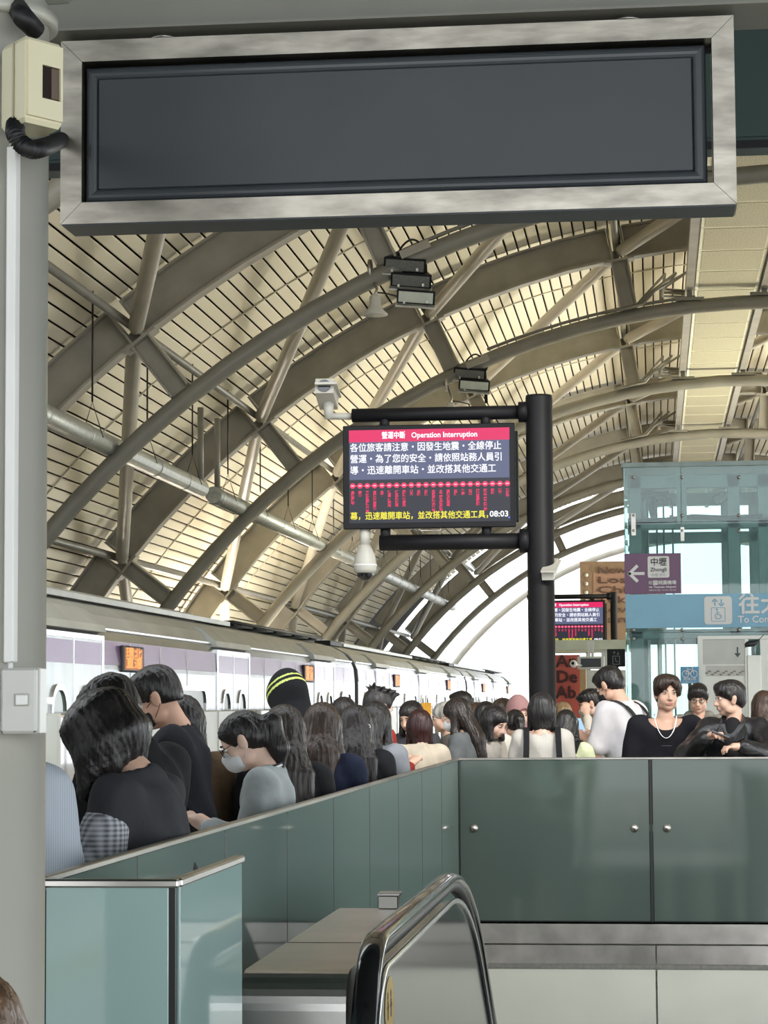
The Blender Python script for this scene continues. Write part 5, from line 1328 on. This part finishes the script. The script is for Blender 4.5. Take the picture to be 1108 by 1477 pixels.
    # ---- face details
    if det >= 1:
        for s in (-1, 1):
            ec = H(s*.031, .073, .008)
            mb = MB(); mb.ell(ec, (.0125, .0125, .0075), 12, 8, rot=Matrix(RH.tolist())); eo = mb.build('eye', M['eyew'], t)
            mb = MB(); mb.ell(H(s*.031, .0825, .007), (.0052, .004, .0052), 10, 6, rot=Matrix(RH.tolist())); mb.build('iris', M['iris'], eo)
            mb = MB(); mb.tube([H(s*.018, .0835, .0105), H(s*.025, .0875, .0150), H(s*.035, .0865, .0148), H(s*.045, .079, .0095)], [.0011, .0019, .0019, .0011], 6); mb.build('eyelid', M['brow'], t)
            mb = MB(); mb.tube([H(s*.014, .0855, .026), H(s*.026, .0865, .0315), H(s*.038, .082, .0305), H(s*.049, .072, .026)], [.0018, .0034, .0030, .0012], 6); mb.build('eyebrow', M['brow'], t)
    # ---- clothes
    mt = leather() if leatherj else fabric(top, topkind)
    ease = .014 if not leatherj else .026
    c_ = [('c', T(0, 0, .80), T(0, 0, 1.06), .128*w+ease, .108*w+ease, (1.22, .92, 1)), ('c', T(0, 0, 1.02), T(0, 0, 1.29), .098*w+ease, .118*w+ease, (1.3*wide, .9, 1)),
          ('c', T(-.13*w*wide, 0, 1.368), T(.13*w*wide, 0, 1.368), .056+ease, .056+ease), ('c', nb+RL@V(0, -.006, -.085), nb+RL@V(0, -.008, -.03), .085*w+ease*.6, .062+ease*.5)]
    for s in (-1, 1):
        c_.append(('c', sh[s], el[s], .056*w+ease, .048*w+ease*(1.0 if sleeve == 'long' else 1.5)))
        if sleeve == 'long': c_.append(('c', el[s], el[s]+(wr[s]-el[s])*.93, .048*w+ease, .034+ease*.7))
    cuts = [(tuple(nb+RL@V(0, .020+neckcut*.6, .040-neckcut*.3)), .078+neckcut), (tuple(T(0, 0, .80)), (0, 0, -1))]
    if sleeve == 'short':
        pass
    fo = random.uniform(0, 6)
    amp = .0065 if det >= 1 else 0
    wob = (lambda X, Y, Z: amp*np.sin(23*Z+19*X+fo+4*np.sin(9*Y+7*X))*np.sin(31*Y-17*X+fo)) if amp else None
    if sleeve == 'short':
        sl2 = []
        for s in (-1, 1):
            c_[-1 if s > 0 else -2] = ('c', sh[s], sh[s]+(el[s]-sh[s])*.80, .058*w+ease, .058*w+ease)
    shirt = skinmesh('jacket' if (leatherj or jacket) else 'shirt', c_, mt, t, .014 if det >= 2 else .020 if det == 1 else .028, k=.016, cuts=cuts, wob=wob)
    if sleeve2 is not None:      # a differently patterned band at the sleeve ends
        for s in (-1, 1):
            a_ = sh[s]+(el[s]-sh[s])*.30; b_ = sh[s]+(el[s]-sh[s])*1.12
            skinmesh('sleeve', [('c', a_, b_, .066*w+ease, .072*w+ease)], fabric(sleeve2, 'plaid'), t, .012, k=.01, wob=wob)['label'] = 'checked sleeve'
    p_ = [('c', V(-.05, 0, .92), V(.05, 0, .92), .122*w, .122*w, (1, .95, 1))]
    for s in (-1, 1): p_ += [('c', hj[s], kn[s], .098*w, .072), ('c', kn[s], an[s]+V(0, 0, .02), .072, .062)]
    skinmesh('trousers', p_, fabric(legs), t, .026, k=.015, cuts=[((0, 0, 1.0), (0, 0, 1)), ((0, 0, .06), (0, 0, -1))])
    for s in (-1, 1): skinmesh('shoe', [('c', an[s]+V(0, -.03, -.038), an[s]+V(0, .155, -.045), .042, .034, (1, 1, .95))], M['shoe'], t, .018, k=.01, cuts=[((0, 0, .0), (0, 0, -1))])
    # ---- hair
    hm = hairm(hairc); hres = .0065 if det >= 2 else .009 if det == 1 else .015
    ha = .0016 if det >= 2 else .0012 if det == 1 else 0
    ph = random.uniform(0, 6); fq = 46 if det >= 2 else 30
    def hw(X, Y, Z):
        dx, dy, dz = X-hc[0], Y-hc[1], Z-hc[2]
        m = invRH
        qx, qy, qz = m[0, 0]*dx+m[0, 1]*dy+m[0, 2]*dz, m[1, 0]*dx+m[1, 1]*dy+m[1, 2]*dz, m[2, 0]*dx+m[2, 1]*dy+m[2, 2]*dz
        an_ = np.arctan2(qx, -qy+.03)
        return ha*np.sin(fq*an_+2.2*np.sin(qz*23+ph)+ph)+ha*.8*np.sin(fq*.43*an_-3*np.sin(qz*11)+ph)
    def n_(v): v = RH@V(*v); return tuple(v/np.linalg.norm(v))
    face_cut = (tuple(H(0, .052, .02)), n_((0, .80, -.60)))
    if hair in ('short', 'spiky', 'fringe', 'fade', 'curtain'):
        hp = [E((0, -.018, .042), (.083, .103, .088)), E((0, -.052, -.005), (.070, .062, .070)), E((0, .02, .088), (.066, .075, .032))]
        cu = [(tuple(H(0, .062, .02)), n_((0, .78, -.62))), (tuple(H(0, 0, -.062 if hair != 'fade' else -.030)), n_((0, .25, -1)))]
        if hair in ('fringe', 'curtain'):
            hp += [('c', H(-.052, .058, .058), H(.052, .058, .058), .026, .026), ('c', H(-.070, .02, .03), H(-.074, .01, .0), .018, .010), ('c', H(.070, .02, .03), H(.074, .01, .0), .018, .010), E((0, .03, .075), (.078, .068, .045))]
            cu = [(tuple(H(0, .100, .036)), n_((0, .5, -.85))), (tuple(H(0, 0, -.066)), n_((0, .25, -1))), ]
            if hair == 'curtain': hp += [E((0, .0, .085), (.086, .10, .055)), ('c', H(-.078, .03, .05), H(-.082, .03, .0), .022, .012), ('c', H(.078, .03, .05), H(.082, .03, .0), .022, .012)]
        if hair == 'spiky':
            for q in range(26):
                a_ = q*2.4; rr_ = .028+.010*(q % 5); p0 = H(rr_*1.2*math.cos(a_), rr_*1.3*math.sin(a_)-.01, .110)
                hp.append(('c', p0, H(rr_*1.9*math.cos(a_+.3), rr_*2*math.sin(a_+.3)-.01, .128+.008*(q % 3)), .012, .004))
        def hwc(X, Y, Z):
            dx, dy, dz = X-hc[0], Y-hc[1], Z-hc[2]; m = invRH
            qx, qy, qz = m[0, 0]*dx+m[0, 1]*dy+m[0, 2]*dz, m[1, 0]*dx+m[1, 1]*dy+m[1, 2]*dz, m[2, 0]*dx+m[2, 1]*dy+m[2, 2]*dz
            return hw(X, Y, Z)+np.maximum((1-np.sqrt(((qx+.008)/(.034*np.clip(1.15-(qz-.02)/.07, .15, 1.3)))**2+((qy-.10)/.055)**2+((qz-.030)/.055)**2))*.05, 0)*3
        skinmesh('hair', hp, hm, t, hres, k=.008, cuts=cu, wob=hwc if hair == 'curtain' else hw)
    else:
        dn = V(0, 0, -1)
        if hair == 'bob':
            hp = [E((0, -.020, .040), (.088, .108, .088)), E((0, -.035, -.020), (.092, .088, .085)), ('c', H(-.070, -.005, .01), H(-.078, .008, .0)+dn*.12, .032, .026), ('c', H(.070, -.005, .01), H(.078, .008, .0)+dn*.12, .032, .026), ('c', H(0, -.06, 0), H(0, -.058, 0)+dn*.12, .07, .055, (1.2, .8, 1))]
        elif hair == 'messybob':
            hp = [E((0, -.025, .045), (.098, .118, .096)), E((0, -.040, -.020), (.104, .098, .095))]
            rr = random.Random(5)
            for q in range(64):
                a_ = -2.5+5.0*q/63; x0_, y0_ = .088*math.sin(a_), -.028-.088*math.cos(a_)
                p0 = H(x0_, y0_, .05+.02*rr.random()); p1 = H(x0_*1.12+.01*rr.uniform(-1, 1), y0_*1.1, -.02)+dn*.02; p2 = p1+dn*(.07+.05*rr.random())+RH@V(.02*rr.uniform(-1, 1), .015*rr.uniform(-1, 1), 0)
                hp += [('c', p0, p1, .016, .014), ('c', p1, p2, .014, .004)]
        elif hair in ('long', 'wavy'):
            L = hairlen
            bk = T(0, -.125, 1.36-max(0, L-.30)); e0 = H(0, -.075, -.03)
            hp = [E((0, -.020, .040), (.087, .106, .088)), E((0, -.040, -.020), (.088, .080, .085)), ('c', H(0, -.055, 0), e0*.3+bk*.7, .078, .070, (1.15, .72, 1)), ('c', e0*.3+bk*.7, bk+V(0, 0, -.04), .070, .050, (1.35, .55, 1))]
            for s in (-1, 1): hp += [('c', H(s*.072, -.015, .02), H(s*.080, -.01, -.03)+dn*.10, .028, .030), ('c', H(s*.080, -.01, -.03)+dn*.10, T(s*.10, .02 if hair == 'wavy' else -.06, 1.40)+dn*(L-.22), .030, .016)]
            if hair == 'wavy':
                for q in range(9): x_ = -.09+.0225*q; hp.append(('c', T(x_, -.13, 1.38), T(x_+.02*math.sin(q*2), -.145, 1.38-L*.75), .022, .010))
        elif hair == 'ponytail':
            hp = [E((0, -.016, .036), (.081, .101, .086)), E((0, -.050, -.010), (.074, .065, .066)), E((0, -.112, .01), (.028, .03, .028))]
            p1 = H(0, -.15, .0); p2 = p1+dn*.13+RH@V(0, -.03, 0); p3 = p2+dn*.17
            hp += [('c', H(0, -.11, .012), p1, .022, .034), ('c', p1, p2, .034, .042), ('c', p2, p3, .042, .010)]
        else: hp = [E((0, -.018, .042), (.086, .106, .090))]
        cu = []
        if hair in ('ponytail',): cu = [(tuple(H(0, .050, .02)), n_((0, .86, -.50)))]
        # face opening: keep hair behind the face plane, fringe kept above the brow
        fx_ = (lambda X, Y, Z: hw(X, Y, Z)) 
        def hw2(X, Y, Z):
            dx, dy, dz = X-hc[0], Y-hc[1], Z-hc[2]; m = invRH
            qx, qy, qz = m[0, 0]*dx+m[0, 1]*dy+m[0, 2]*dz, m[1, 0]*dx+m[1, 1]*dy+m[1, 2]*dz, m[2, 0]*dx+m[2, 1]*dy+m[2, 2]*dz
            l = np.sqrt((qx/.066)**2+((qy-.085)/.070)**2+((qz+.035)/.085)**2)
            hole = (1-l)*.05
            return hw(X, Y, Z)+np.maximum(hole, 0)*3
        skinmesh('hair', hp, hm, t, hres, k=.009, cuts=cu, wob=hw2 if hair != 'ponytail' else hw)
    # ---- extras
    if mask is not None:
        mm = M[mask]
        mk = [E((0, .058, -.050), (.050, .052, .048)), E((0, .084, -.024), (.022, .034, .022)), E((0, .075, -.055), (.036, .038, .036)), E((-.03, .045, -.05), (.032, .036, .040)), E((.03, .045, -.05), (.032, .036, .040))]
        mo = skinmesh('face_mask', mk, mm, t, .006 if det >= 2 else .01, k=.008, cuts=[(tuple(H(0, .036, 0)), n_((0, -1, 0)))])
        for s in (-1, 1):
            mb = MB(); mb.tube([H(s*.058, .045, -.022), H(s*.072, .01, -.004), H(s*.082, -.016, .012)], .0016, 5); mb.tube([H(s*.056, .040, -.078), H(s*.074, .005, -.05), H(s*.080, -.016, -.03)], .0016, 5); mb.build('ear_loop', mm if mask != 'maskgreen' else M['mask'], mo)
    if glasses:
        mb = MB(); go = None
        for s in (-1, 1):
            mb.tube([H(s*.034+.023*math.cos(a_), .098-.006*abs(math.cos(a_)), .004+.018*math.sin(a_)) for a_ in np.linspace(0, 2*math.pi, 19)], .0016, 6)
            mb.tube([H(s*.056, .093, .010), H(s*.074, .060, .010), H(s*.082, -.01, .010), H(s*.078, -.03, -.002)], .0016, 6)
        mb.tube([H(-.011, .098, .008), H(0, .103, .010), H(.011, .098, .008)], .0015, 6)
        go = mb.build('glasses', M['wire'], t)
        for s in (-1, 1):
            mb = MB(); mb.ell(H(s*.034, .0965, .004), (.022, .0012, .017), 14, 6, rot=Matrix(RH.tolist())); mb.build('lens', M['lens'], go)
    ph_o = None
    if bag:      # backpack with straps
        bc = T(0, -.20, 1.18)
        skinmesh('backpack', [('c', T(0, -.19, 1.04), T(0, -.18, 1.28), .10, .095, (1.35, .75, 1))], fabric(bag), t, .02, k=.015)
        for s in (-1, 1):
            mb = MB(); pts = catmull([T(s*.10, -.17, 1.34), T(s*.115, -.10, 1.425), T(s*.12, .0, 1.455), T(s*.13, .085, 1.40), T(s*.13, .145, 1.22), T(s*.14, .06, 1.02)], 5)
            for q in range(len(pts)-1): mb.bar(pts[q], pts[q+1], .035, .008, RL@V(0, -.3, 1) if pts[q].z > 1.38 else RL@V(0, 1, .1))
            mb.build('strap', fabric(bag), t)
    if extra: extra(t, dict(H=H, T=T, RH=RH, hc=hc, wr=wr, el=el, sh=sh, hands=hands, skinm=skinm(skin), E=E, hres=hres, nb=nb, w=w, shirt=shirt, mt=mt))
    # ---- size and place: head top and head column as in the photograph
    hx_, hy_, hz_ = hc
    ztop = max(H(0, -.02, .128)[2], H(0, .03, .118)[2], H(0, -.09, .07)[2])
    D = settle(px, D)
    q = P(px, ytop, D); k = q.z/ztop
    k = max(.66, min(1.14, k))
    th = rad(heading); off = V(hx_*math.cos(th)-hy_*math.sin(th), hx_*math.sin(th)+hy_*math.cos(th))*k
    t.scale = (k, k, k); t.rotation_euler = (0, 0, th); t.location = (q.x-off[0], D-off[1], 0)
    return t
def pixphone(name='phone', lit=False):
    def f(t, J):
        a = (J['wr'][-1]+J['wr'][1])/2; d = (J['hands'][1][1]+J['hands'][-1][1]); d /= np.linalg.norm(d)
        c = a+d*.12+V(0, 0, .015); u = V(0, .45, .9); u /= np.linalg.norm(u)
        mb = MB(); mb.bar(c-u*.07, c+u*.07, .072, .009, V(0, -.9, .45)); o = mb.build(name, M['phone'], t)
        mb = MB(); n = V(0, -.9, .45); n /= np.linalg.norm(n); mb.bar(c-u*.066+n*.0048, c+u*.066+n*.0048, .066, .001, V(0, -.9, .45)); mb.build('phone_screen', M['phonescreen'] if lit else M['dome'], o)
    return f
def necklace(t, J):
    H, T = J['H'], J['T']; mb = MB(); pts = []
    for a in np.linspace(0, math.pi, 25):
        x = .075*math.cos(a); y = .045+.085*math.sin(a); z = 1.46-.155*math.sin(a)**1.3
        pts.append(T(x, y+.012, z))
    mb.tube(pts, .0036, 6); mb.build('necklace', M['silver'], t)
    mb = MB(); mb.tube([T(-.035, .158, 1.255), T(.035, .158, 1.255)], .003, 6); mb.build('chest_logo', M['dark'], t)
def collar_white(t, J):
    T = J['T']; mb = MB(); mb.tube([J['nb']+np.array([.066*math.cos(a), .066*math.sin(a)+.0, -.012-.03*math.sin(a)]) for a in np.linspace(0, 2*math.pi, 25)], .006, 6); mb.build('collar', M['mask'], t)
    mb = MB(); mb.tube([J['nb']+np.array([.070*math.cos(a), .070*math.sin(a)+.0, -.003-.03*math.sin(a)]) for a in np.linspace(0, 2*math.pi, 25)], .004, 6); mb.build('collar_edge', M['blackm'], t)
    for s in (-1, 1):
        w, d = J['wr'][s], J['hands'][s][1]; mb = MB(); mb.tube([w-d*.055, w-d*.01, w+d*.012], [.040, .039, .036], 14); mb.build('cuff', fabric((.30, .38, .46)), t)
    pixphone()(t, J)
def hairclip(t, J):
    H = J['H']; mb = MB()
    for q in range(3):
        c = H(.062+.008*math.cos(q*2.1), -.094, -.02+.012*math.sin(q*2.1))
        mb.tube([c+J['RH']@V(.009*math.cos(a), -.01, .009*math.sin(a)) for a in np.linspace(0, 2*math.pi, 11)], .0022, 5)
    mb.build('hair_clip', M['silver'], t)
def straps(col, back=True):
    def f(t, J):
        T = J['T']
        for s in (-1, 1):
            pts = catmull([T(s*.115, .14, 1.30), T(s*.115, .09, 1.40), T(s*.112, .0, 1.458), T(s*.112, -.10, 1.40), T(s*.115, -.148, 1.28), T(s*.125, -.145, 1.10)], 5); mb = MB()
            for q in range(len(pts)-1): mb.bar(pts[q], pts[q+1], .042, .010, V(0, 0, 1) if pts[q].z > 1.40 else V(0, 1, .1))
            mb.build('strap', fabric(col), t)
        skinmesh('front_bag', [('c', T(0, .22, 1.02), T(0, .21, 1.24), .09, .08, (1.3, .75, 1))], fabric(col), t, .02, k=.015)
    return f
def slingbag(t, J):
    T = J['T']; pts = catmull([T(-.11, .13, 1.34), T(-.11, .07, 1.42), T(-.10, -.03, 1.448), T(-.07, -.13, 1.36), T(.04, -.155, 1.18), T(.15, -.10, 1.02), T(.19, .0, .96)], 6); mb = MB()
    for q in range(len(pts)-1): mb.bar(pts[q], pts[q+1], .022, .008, V(0, 0, 1) if pts[q].z > 1.42 else V(0, 1, .1))
    mb.build('bag_strap', M['blackm'], t); pts = catmull([T(.11, .13, 1.34), T(.115, .07, 1.42), T(.12, -.03, 1.44), T(.13, -.12, 1.34), T(.16, -.12, 1.16)], 6); mb = MB()
    for q in range(len(pts)-1): mb.bar(pts[q], pts[q+1], .022, .008, V(0, 0, 1) if pts[q].z > 1.42 else V(0, 1, .1))
    mb.build('bag_strap', M['blackm'], t)
    pixphone(lit=True)(t, J)
def hood(col, stripes):
    def f(t, J):
        H, T, E, hc = J['H'], J['T'], J['E'], J['hc']
        hp = [E((0, -.015, .035), (.100, .125, .112)), E((0, -.03, .10), (.06, .07, .055)), ('c', H(0, -.03, -.05), T(0, -.03, 1.40), .10, .13, (1, .9, 1))]
        def hole(X, Y, Z):
            m = J['RH'].T; dx, dy, dz = X-hc[0], Y-hc[1], Z-hc[2]
            qx, qy, qz = m[0, 0]*dx+m[0, 1]*dy+m[0, 2]*dz, m[1, 0]*dx+m[1, 1]*dy+m[1, 2]*dz, m[2, 0]*dx+m[2, 1]*dy+m[2, 2]*dz
            return np.maximum((1-np.sqrt((qx/.065)**2+((qy-.10)/.085)**2+((qz+.02)/.095)**2))*.05, 0)*3
        RH = J['RH']
        def fm(v, f_):
            c = (v[f_].mean(1)-hc)@RH; s = c[:, 2]+.25*c[:, 1]+.9*c[:, 0]*0
            return ((np.abs(s-.035) < .007) | (np.abs(s-.068) < .006)).astype(np.int32) if stripes else np.zeros(len(f_), np.int32)
        skinmesh('hood', hp, None, t, .006, k=.012, wob=hole, mats=[fabric(col), M['yellowstripe']], fmat=fm)
    return f
def hoodie_extra(t, J):
    T = J['T']
    skinmesh('hood', [('c', T(-.07, -.04, 1.42), T(.07, -.04, 1.42), .05, .05), ('c', T(-.09, -.02, 1.43), T(-.05, .08, 1.37), .034, .026), ('c', T(.09, -.02, 1.43), T(.05, .08, 1.37), .034, .026), ('c', T(0, -.09, 1.38), T(0, -.11, 1.28), .08, .05, (1.2, .7, 1))], J['mt'], t, .014, k=.015)
    mb = MB()
    for s in (-1, 1): mb.bar(T(s*.11, .10, 1.36), T(s*.12, .15, 1.1), .04, .01, V(0, 1, 0))
    mb.build('strap', M['blackm'], t)
    mb = MB(); mb.tube([T(-.05, .11, 1.36), T(0, .155, 1.22), T(.05, .11, 1.36)], .007, 6); mb.build('lanyard', M['blackm'], t)
def jacket_collar(t, J):
    T = J['T']
    for s in (-1, 1):
        mb = MB(); a, b, c, d, e = T(s*.030, -.078, 1.475), T(s*.078, .02, 1.462), T(s*.040, .158, 1.31), T(s*.095, .150, 1.335), T(s*.105, .03, 1.425)
        v = [a, b, c, d, e]; mb.add([*v, *[p+V(0, .008, .012) for p in v]], [(0, 1, 2), (1, 3, 2), (1, 4, 3), (5, 7, 6), (6, 7, 8), (6, 8, 9), (0, 2, 7, 5), (2, 3, 8, 7), (3, 4, 9, 8)]); mb.build('collar', leather(), t)
    mb = MB()
    for z in (1.18, 1.10): mb.ell(T(.012, .163, z), (.006, .006, .006), 8, 6)
    mb.build('button', M['gold'], t)
    skinmesh('undershirt', [('c', T(0, .055, 1.42), T(0, .115, 1.25), .055, .06, (1, .7, 1))], fabric((.012, .012, .014)), t, .012, k=.01)
    a = J['wr'][-1]+J['hands'][-1][1]*.12; b = J['wr'][1]+J['hands'][1][1]*.10; c = (a+b)/2+V(0, .01, .035); u = V(.9, .1, .35); u /= np.linalg.norm(u)
    mb = MB(); mb.bar(c-u*.06, c+u*.06, .066, .009, V(-.25, -.35, .85)); mb.build('phone', M['phone'], t)
def plaid_tail(t, J):
    T = J['T']; mb = MB(); mb.tube([J['H'](.05, .02, -.12), T(.07, .10, 1.33), T(.06, .16, 1.2)], .003, 5); mb.build('earphone_cord', M['white'], t)
    pixphone()(t, J)
BLK = (.012, .012, .014); NAVY = (.012, .016, .035)
dark = (.010, .009, .009); brn = (.030, .017, .011); softbrn = (.055, .032, .020)
hnd = [((-.10, .20, -.17), (.15, .17, .07), (.85, .45, -.05)), ((.10, .20, -.17), (-.17, .15, .13), (-.75, .55, .20))]
person('young man in black leather jacket leaning on the railing with a phone', 1052, 980, 16.42, 166, hair='fringe', top=BLK, leatherj=True, pitch=4, yaw=-62, lean=9, det=2, extra=jacket_collar, arms=hnd, skin=(.56, .35, .26), wide=1.05)
person('man in pale blue pinstriped shirt, half hidden behind the left pillar', -44, 952, 6.0, 15, top=(.52, .58, .66), topkind='stripe', pitch=5, det=1, sleeve='long', build=1.12, arms='down')
person('woman with messy black bob bending over, charcoal T-shirt with checked sleeves', 146, 1014, 6.75, 78, hair='messybob', top=(.042, .044, .050), sleeve='short', sleeve2=(.62, .64, .70), pitch=40, lean=16, det=2, arms='phone', extra=plaid_tail, skin=(.66, .43, .32), legs=(.1, .12, .2))
person('man with shaved nape in black jacket, head bowed, behind the messy bob', 160, 978, 7.9, 66, hair='fade', top=BLK, pitch=34, lean=10, det=2, build=1.1, arms='phone')
person('man with glasses and black mask looking down, in dark suit', 224, 963, 9.7, 96, hair='fade', top=(.015, .015, .02), pitch=28, lean=6, det=2, mask='maskblack', glasses=True, arms=['chin', 'phone'], skin=(.60, .36, .26), build=1.1)
person('woman with long straight black hair and brown jacket, seen from behind', 264, 1003, 9.9, 12, hair='long', top=(.105, .068, .038), pitch=18, det=2, jacket=True, build=1.08)
person('woman in grey cardigan with glasses and white mask, holding a phone', 350, 1028, 8.25, 92, hair='ponytail', top=(.33, .36, .36), pitch=34, lean=6, det=2, mask='mask', glasses=True, skin=(.76, .53, .42), extra=collar_white, jacket=True, legs=(.05, .06, .1))
person('woman with wavy dark brown hair and black top, behind the grey cardigan', 408, 1016, 9.15, 20, hair='wavy', hairc=(.020, .014, .011), top=BLK, pitch=12, det=2)
person('figure in black hood with two yellow stripes', 414, 974, 12.2, 38, hair='short', top=BLK, pitch=22, det=2, extra=hood(BLK, True), group='people waiting on the platform')
person('woman with straight brown hair and navy top, seen from behind', 465, 1012, 10.1, 2, hair='long', hairc=brn, top=NAVY, pitch=8, det=2)
person('woman with silver hair clip and black coat', 512, 1016, 10.95, 12, hair='wavy', hairc=(.016, .012, .011), top=BLK, pitch=14, det=2, extra=hairclip)
person('woman with long glossy black hair and grey shirt, seen from behind', 543, 1011, 12.1, -18, hair='long', top=(.22, .23, .25), pitch=12, det=2)
person('dark haired head just behind the straight brown hair', 496, 1005, 14.6, 10, hair='short', top=(.05, .05, .06), pitch=10, det=1)
person('man with spiky black hair and dark red shirt', 546, 993, 15.4, -50, hair='spiky', top=(.22, .025, .02), pitch=16, det=1)
person('woman half facing the camera behind the reddish bob', 592, 1011, 17.6, 150, hair='bob', top=(.05, .05, .06), pitch=22, det=1)
person('woman with short reddish-brown bob and cream shirt', 605, 1022, 14.4, 12, hair='bob', hairc=(.030, .010, .010), top=(.46, .40, .32), pitch=10, det=2, sleeve='long', skin=(.64, .42, .32))
person('person in pale grey cap, left of the masked woman', 640, 1012, 18.2, 96, hair='cap', hairc=(.34, .33, .30), top=(.10, .09, .08), pitch=12, det=1)
person('woman with long dark hair, pale mask and grey jacket, looking left', 658, 1007, 15.1, 74, hair='long', hairc=(.018, .012, .010), top=(.12, .13, .135), pitch=22, det=2, mask='mask', hairlen=.36, skin=(.66, .44, .33))
person('man with short black hair and khaki shirt in the far crowd', 664, 996, 20, 60, hair='short', top=(.22, .20, .13), pitch=6, det=1)
person('woman with khaki hood behind the masked woman', 685, 1013, 18, 40, hair='long', hairc=softbrn, top=(.28, .25, .17), pitch=16, det=1)
person('dark bobbed head right of the khaki hood', 701, 1011, 17.6, 0, hair='bob', top=(.55, .53, .48), pitch=12, det=1)
person('brown haired woman wearing a hair band in the far crowd', 723, 1007, 20, 130, hair='bob', hairc=(.06, .04, .03), top=(.5, .48, .44), pitch=20, det=1)
person('person with dusty pink head scarf beside the black post', 748, 1007, 19.5, -150, hair='cap', hairc=(.30, .15, .15), top=(.45, .30, .28), pitch=16, det=1, extra=hood((.34, .19, .19), False))
person('woman in profile with dark fringe and white blouse, looking down', 714, 1019, 17, -120, hair='bob', top=(.45, .42, .38), pitch=30, det=1, skin=(.68, .45, .36))
person('woman with low ponytail and white shirt at the far railing', 742, 1022, 16.75, 22, hair='ponytail', top=(.52, .48, .44), pitch=16, det=2, skin=(.66, .42, .34))
person('woman in ribbed white knit with black straps, smooth dark bob', 781, 998, 16.6, 4, hair='bob', hairc=(.016, .015, .016), top=(.55, .52, .48), topkind='rib', pitch=8, det=2, neckcut=.055, extra=straps(BLK), wide=1.0)
person('blonde haired person raising an arm behind the white knit', 812, 1012, 20, 10, hair='short', hairc=(.22, .15, .08), top=(.62, .58, .52), pitch=0, det=1, arms=['down', 'raise'])
person('woman with dark hair and pale lime shirt carrying a black bag', 817, 1023, 17.4, -8, hair='long', top=(.60, .64, .42), pitch=14, det=1, bag=BLK, hairlen=.16)
person('man with pale green mask and black backpack in the far crowd', 851, 994, 20, 96, hair='fade', top=(.24, .24, .23), pitch=24, det=2, mask='maskgreen', bag=BLK)
person('tall man in white T-shirt and black mask looking down', 879, 963, 17.25, 56, hair='short', top=(.55, .53, .55), sleeve='short', pitch=32, lean=8, det=2, mask='maskblack', extra=slingbag, skin=(.60, .38, .28), build=1.05)
person('young man in black top with a silver necklace, facing the camera', 961, 974, 16.85, 182, hair='curtain', hairc=(.030, .018, .013), top=(.010, .010, .014), pitch=0, yaw=14, lean=5, det=2, neckcut=.045, extra=necklace, wide=1.13, arms='down', skin=(.55, .34, .25), roll=-2)
person('young man with glasses and grey hoodie between the two young men', 1007, 985, 20.5, 176, hair='fringe', top=(.20, .19, .17), pitch=14, det=2, glasses=True, extra=hoodie_extra, skin=(.56, .36, .28))
person('brown haired head at the right edge of the photo', 1101, 995, 19, 10, hair='long', hairc=(.05, .028, .02), top=(.3, .2, .18), pitch=6, det=1)
person('brown haired child whose hair shows at the lower left corner', -34, 1398, 3.1, 0, hair='bob', hairc=(.10, .055, .03), top=(.3, .3, .3), pitch=0, det=1, arms='down')
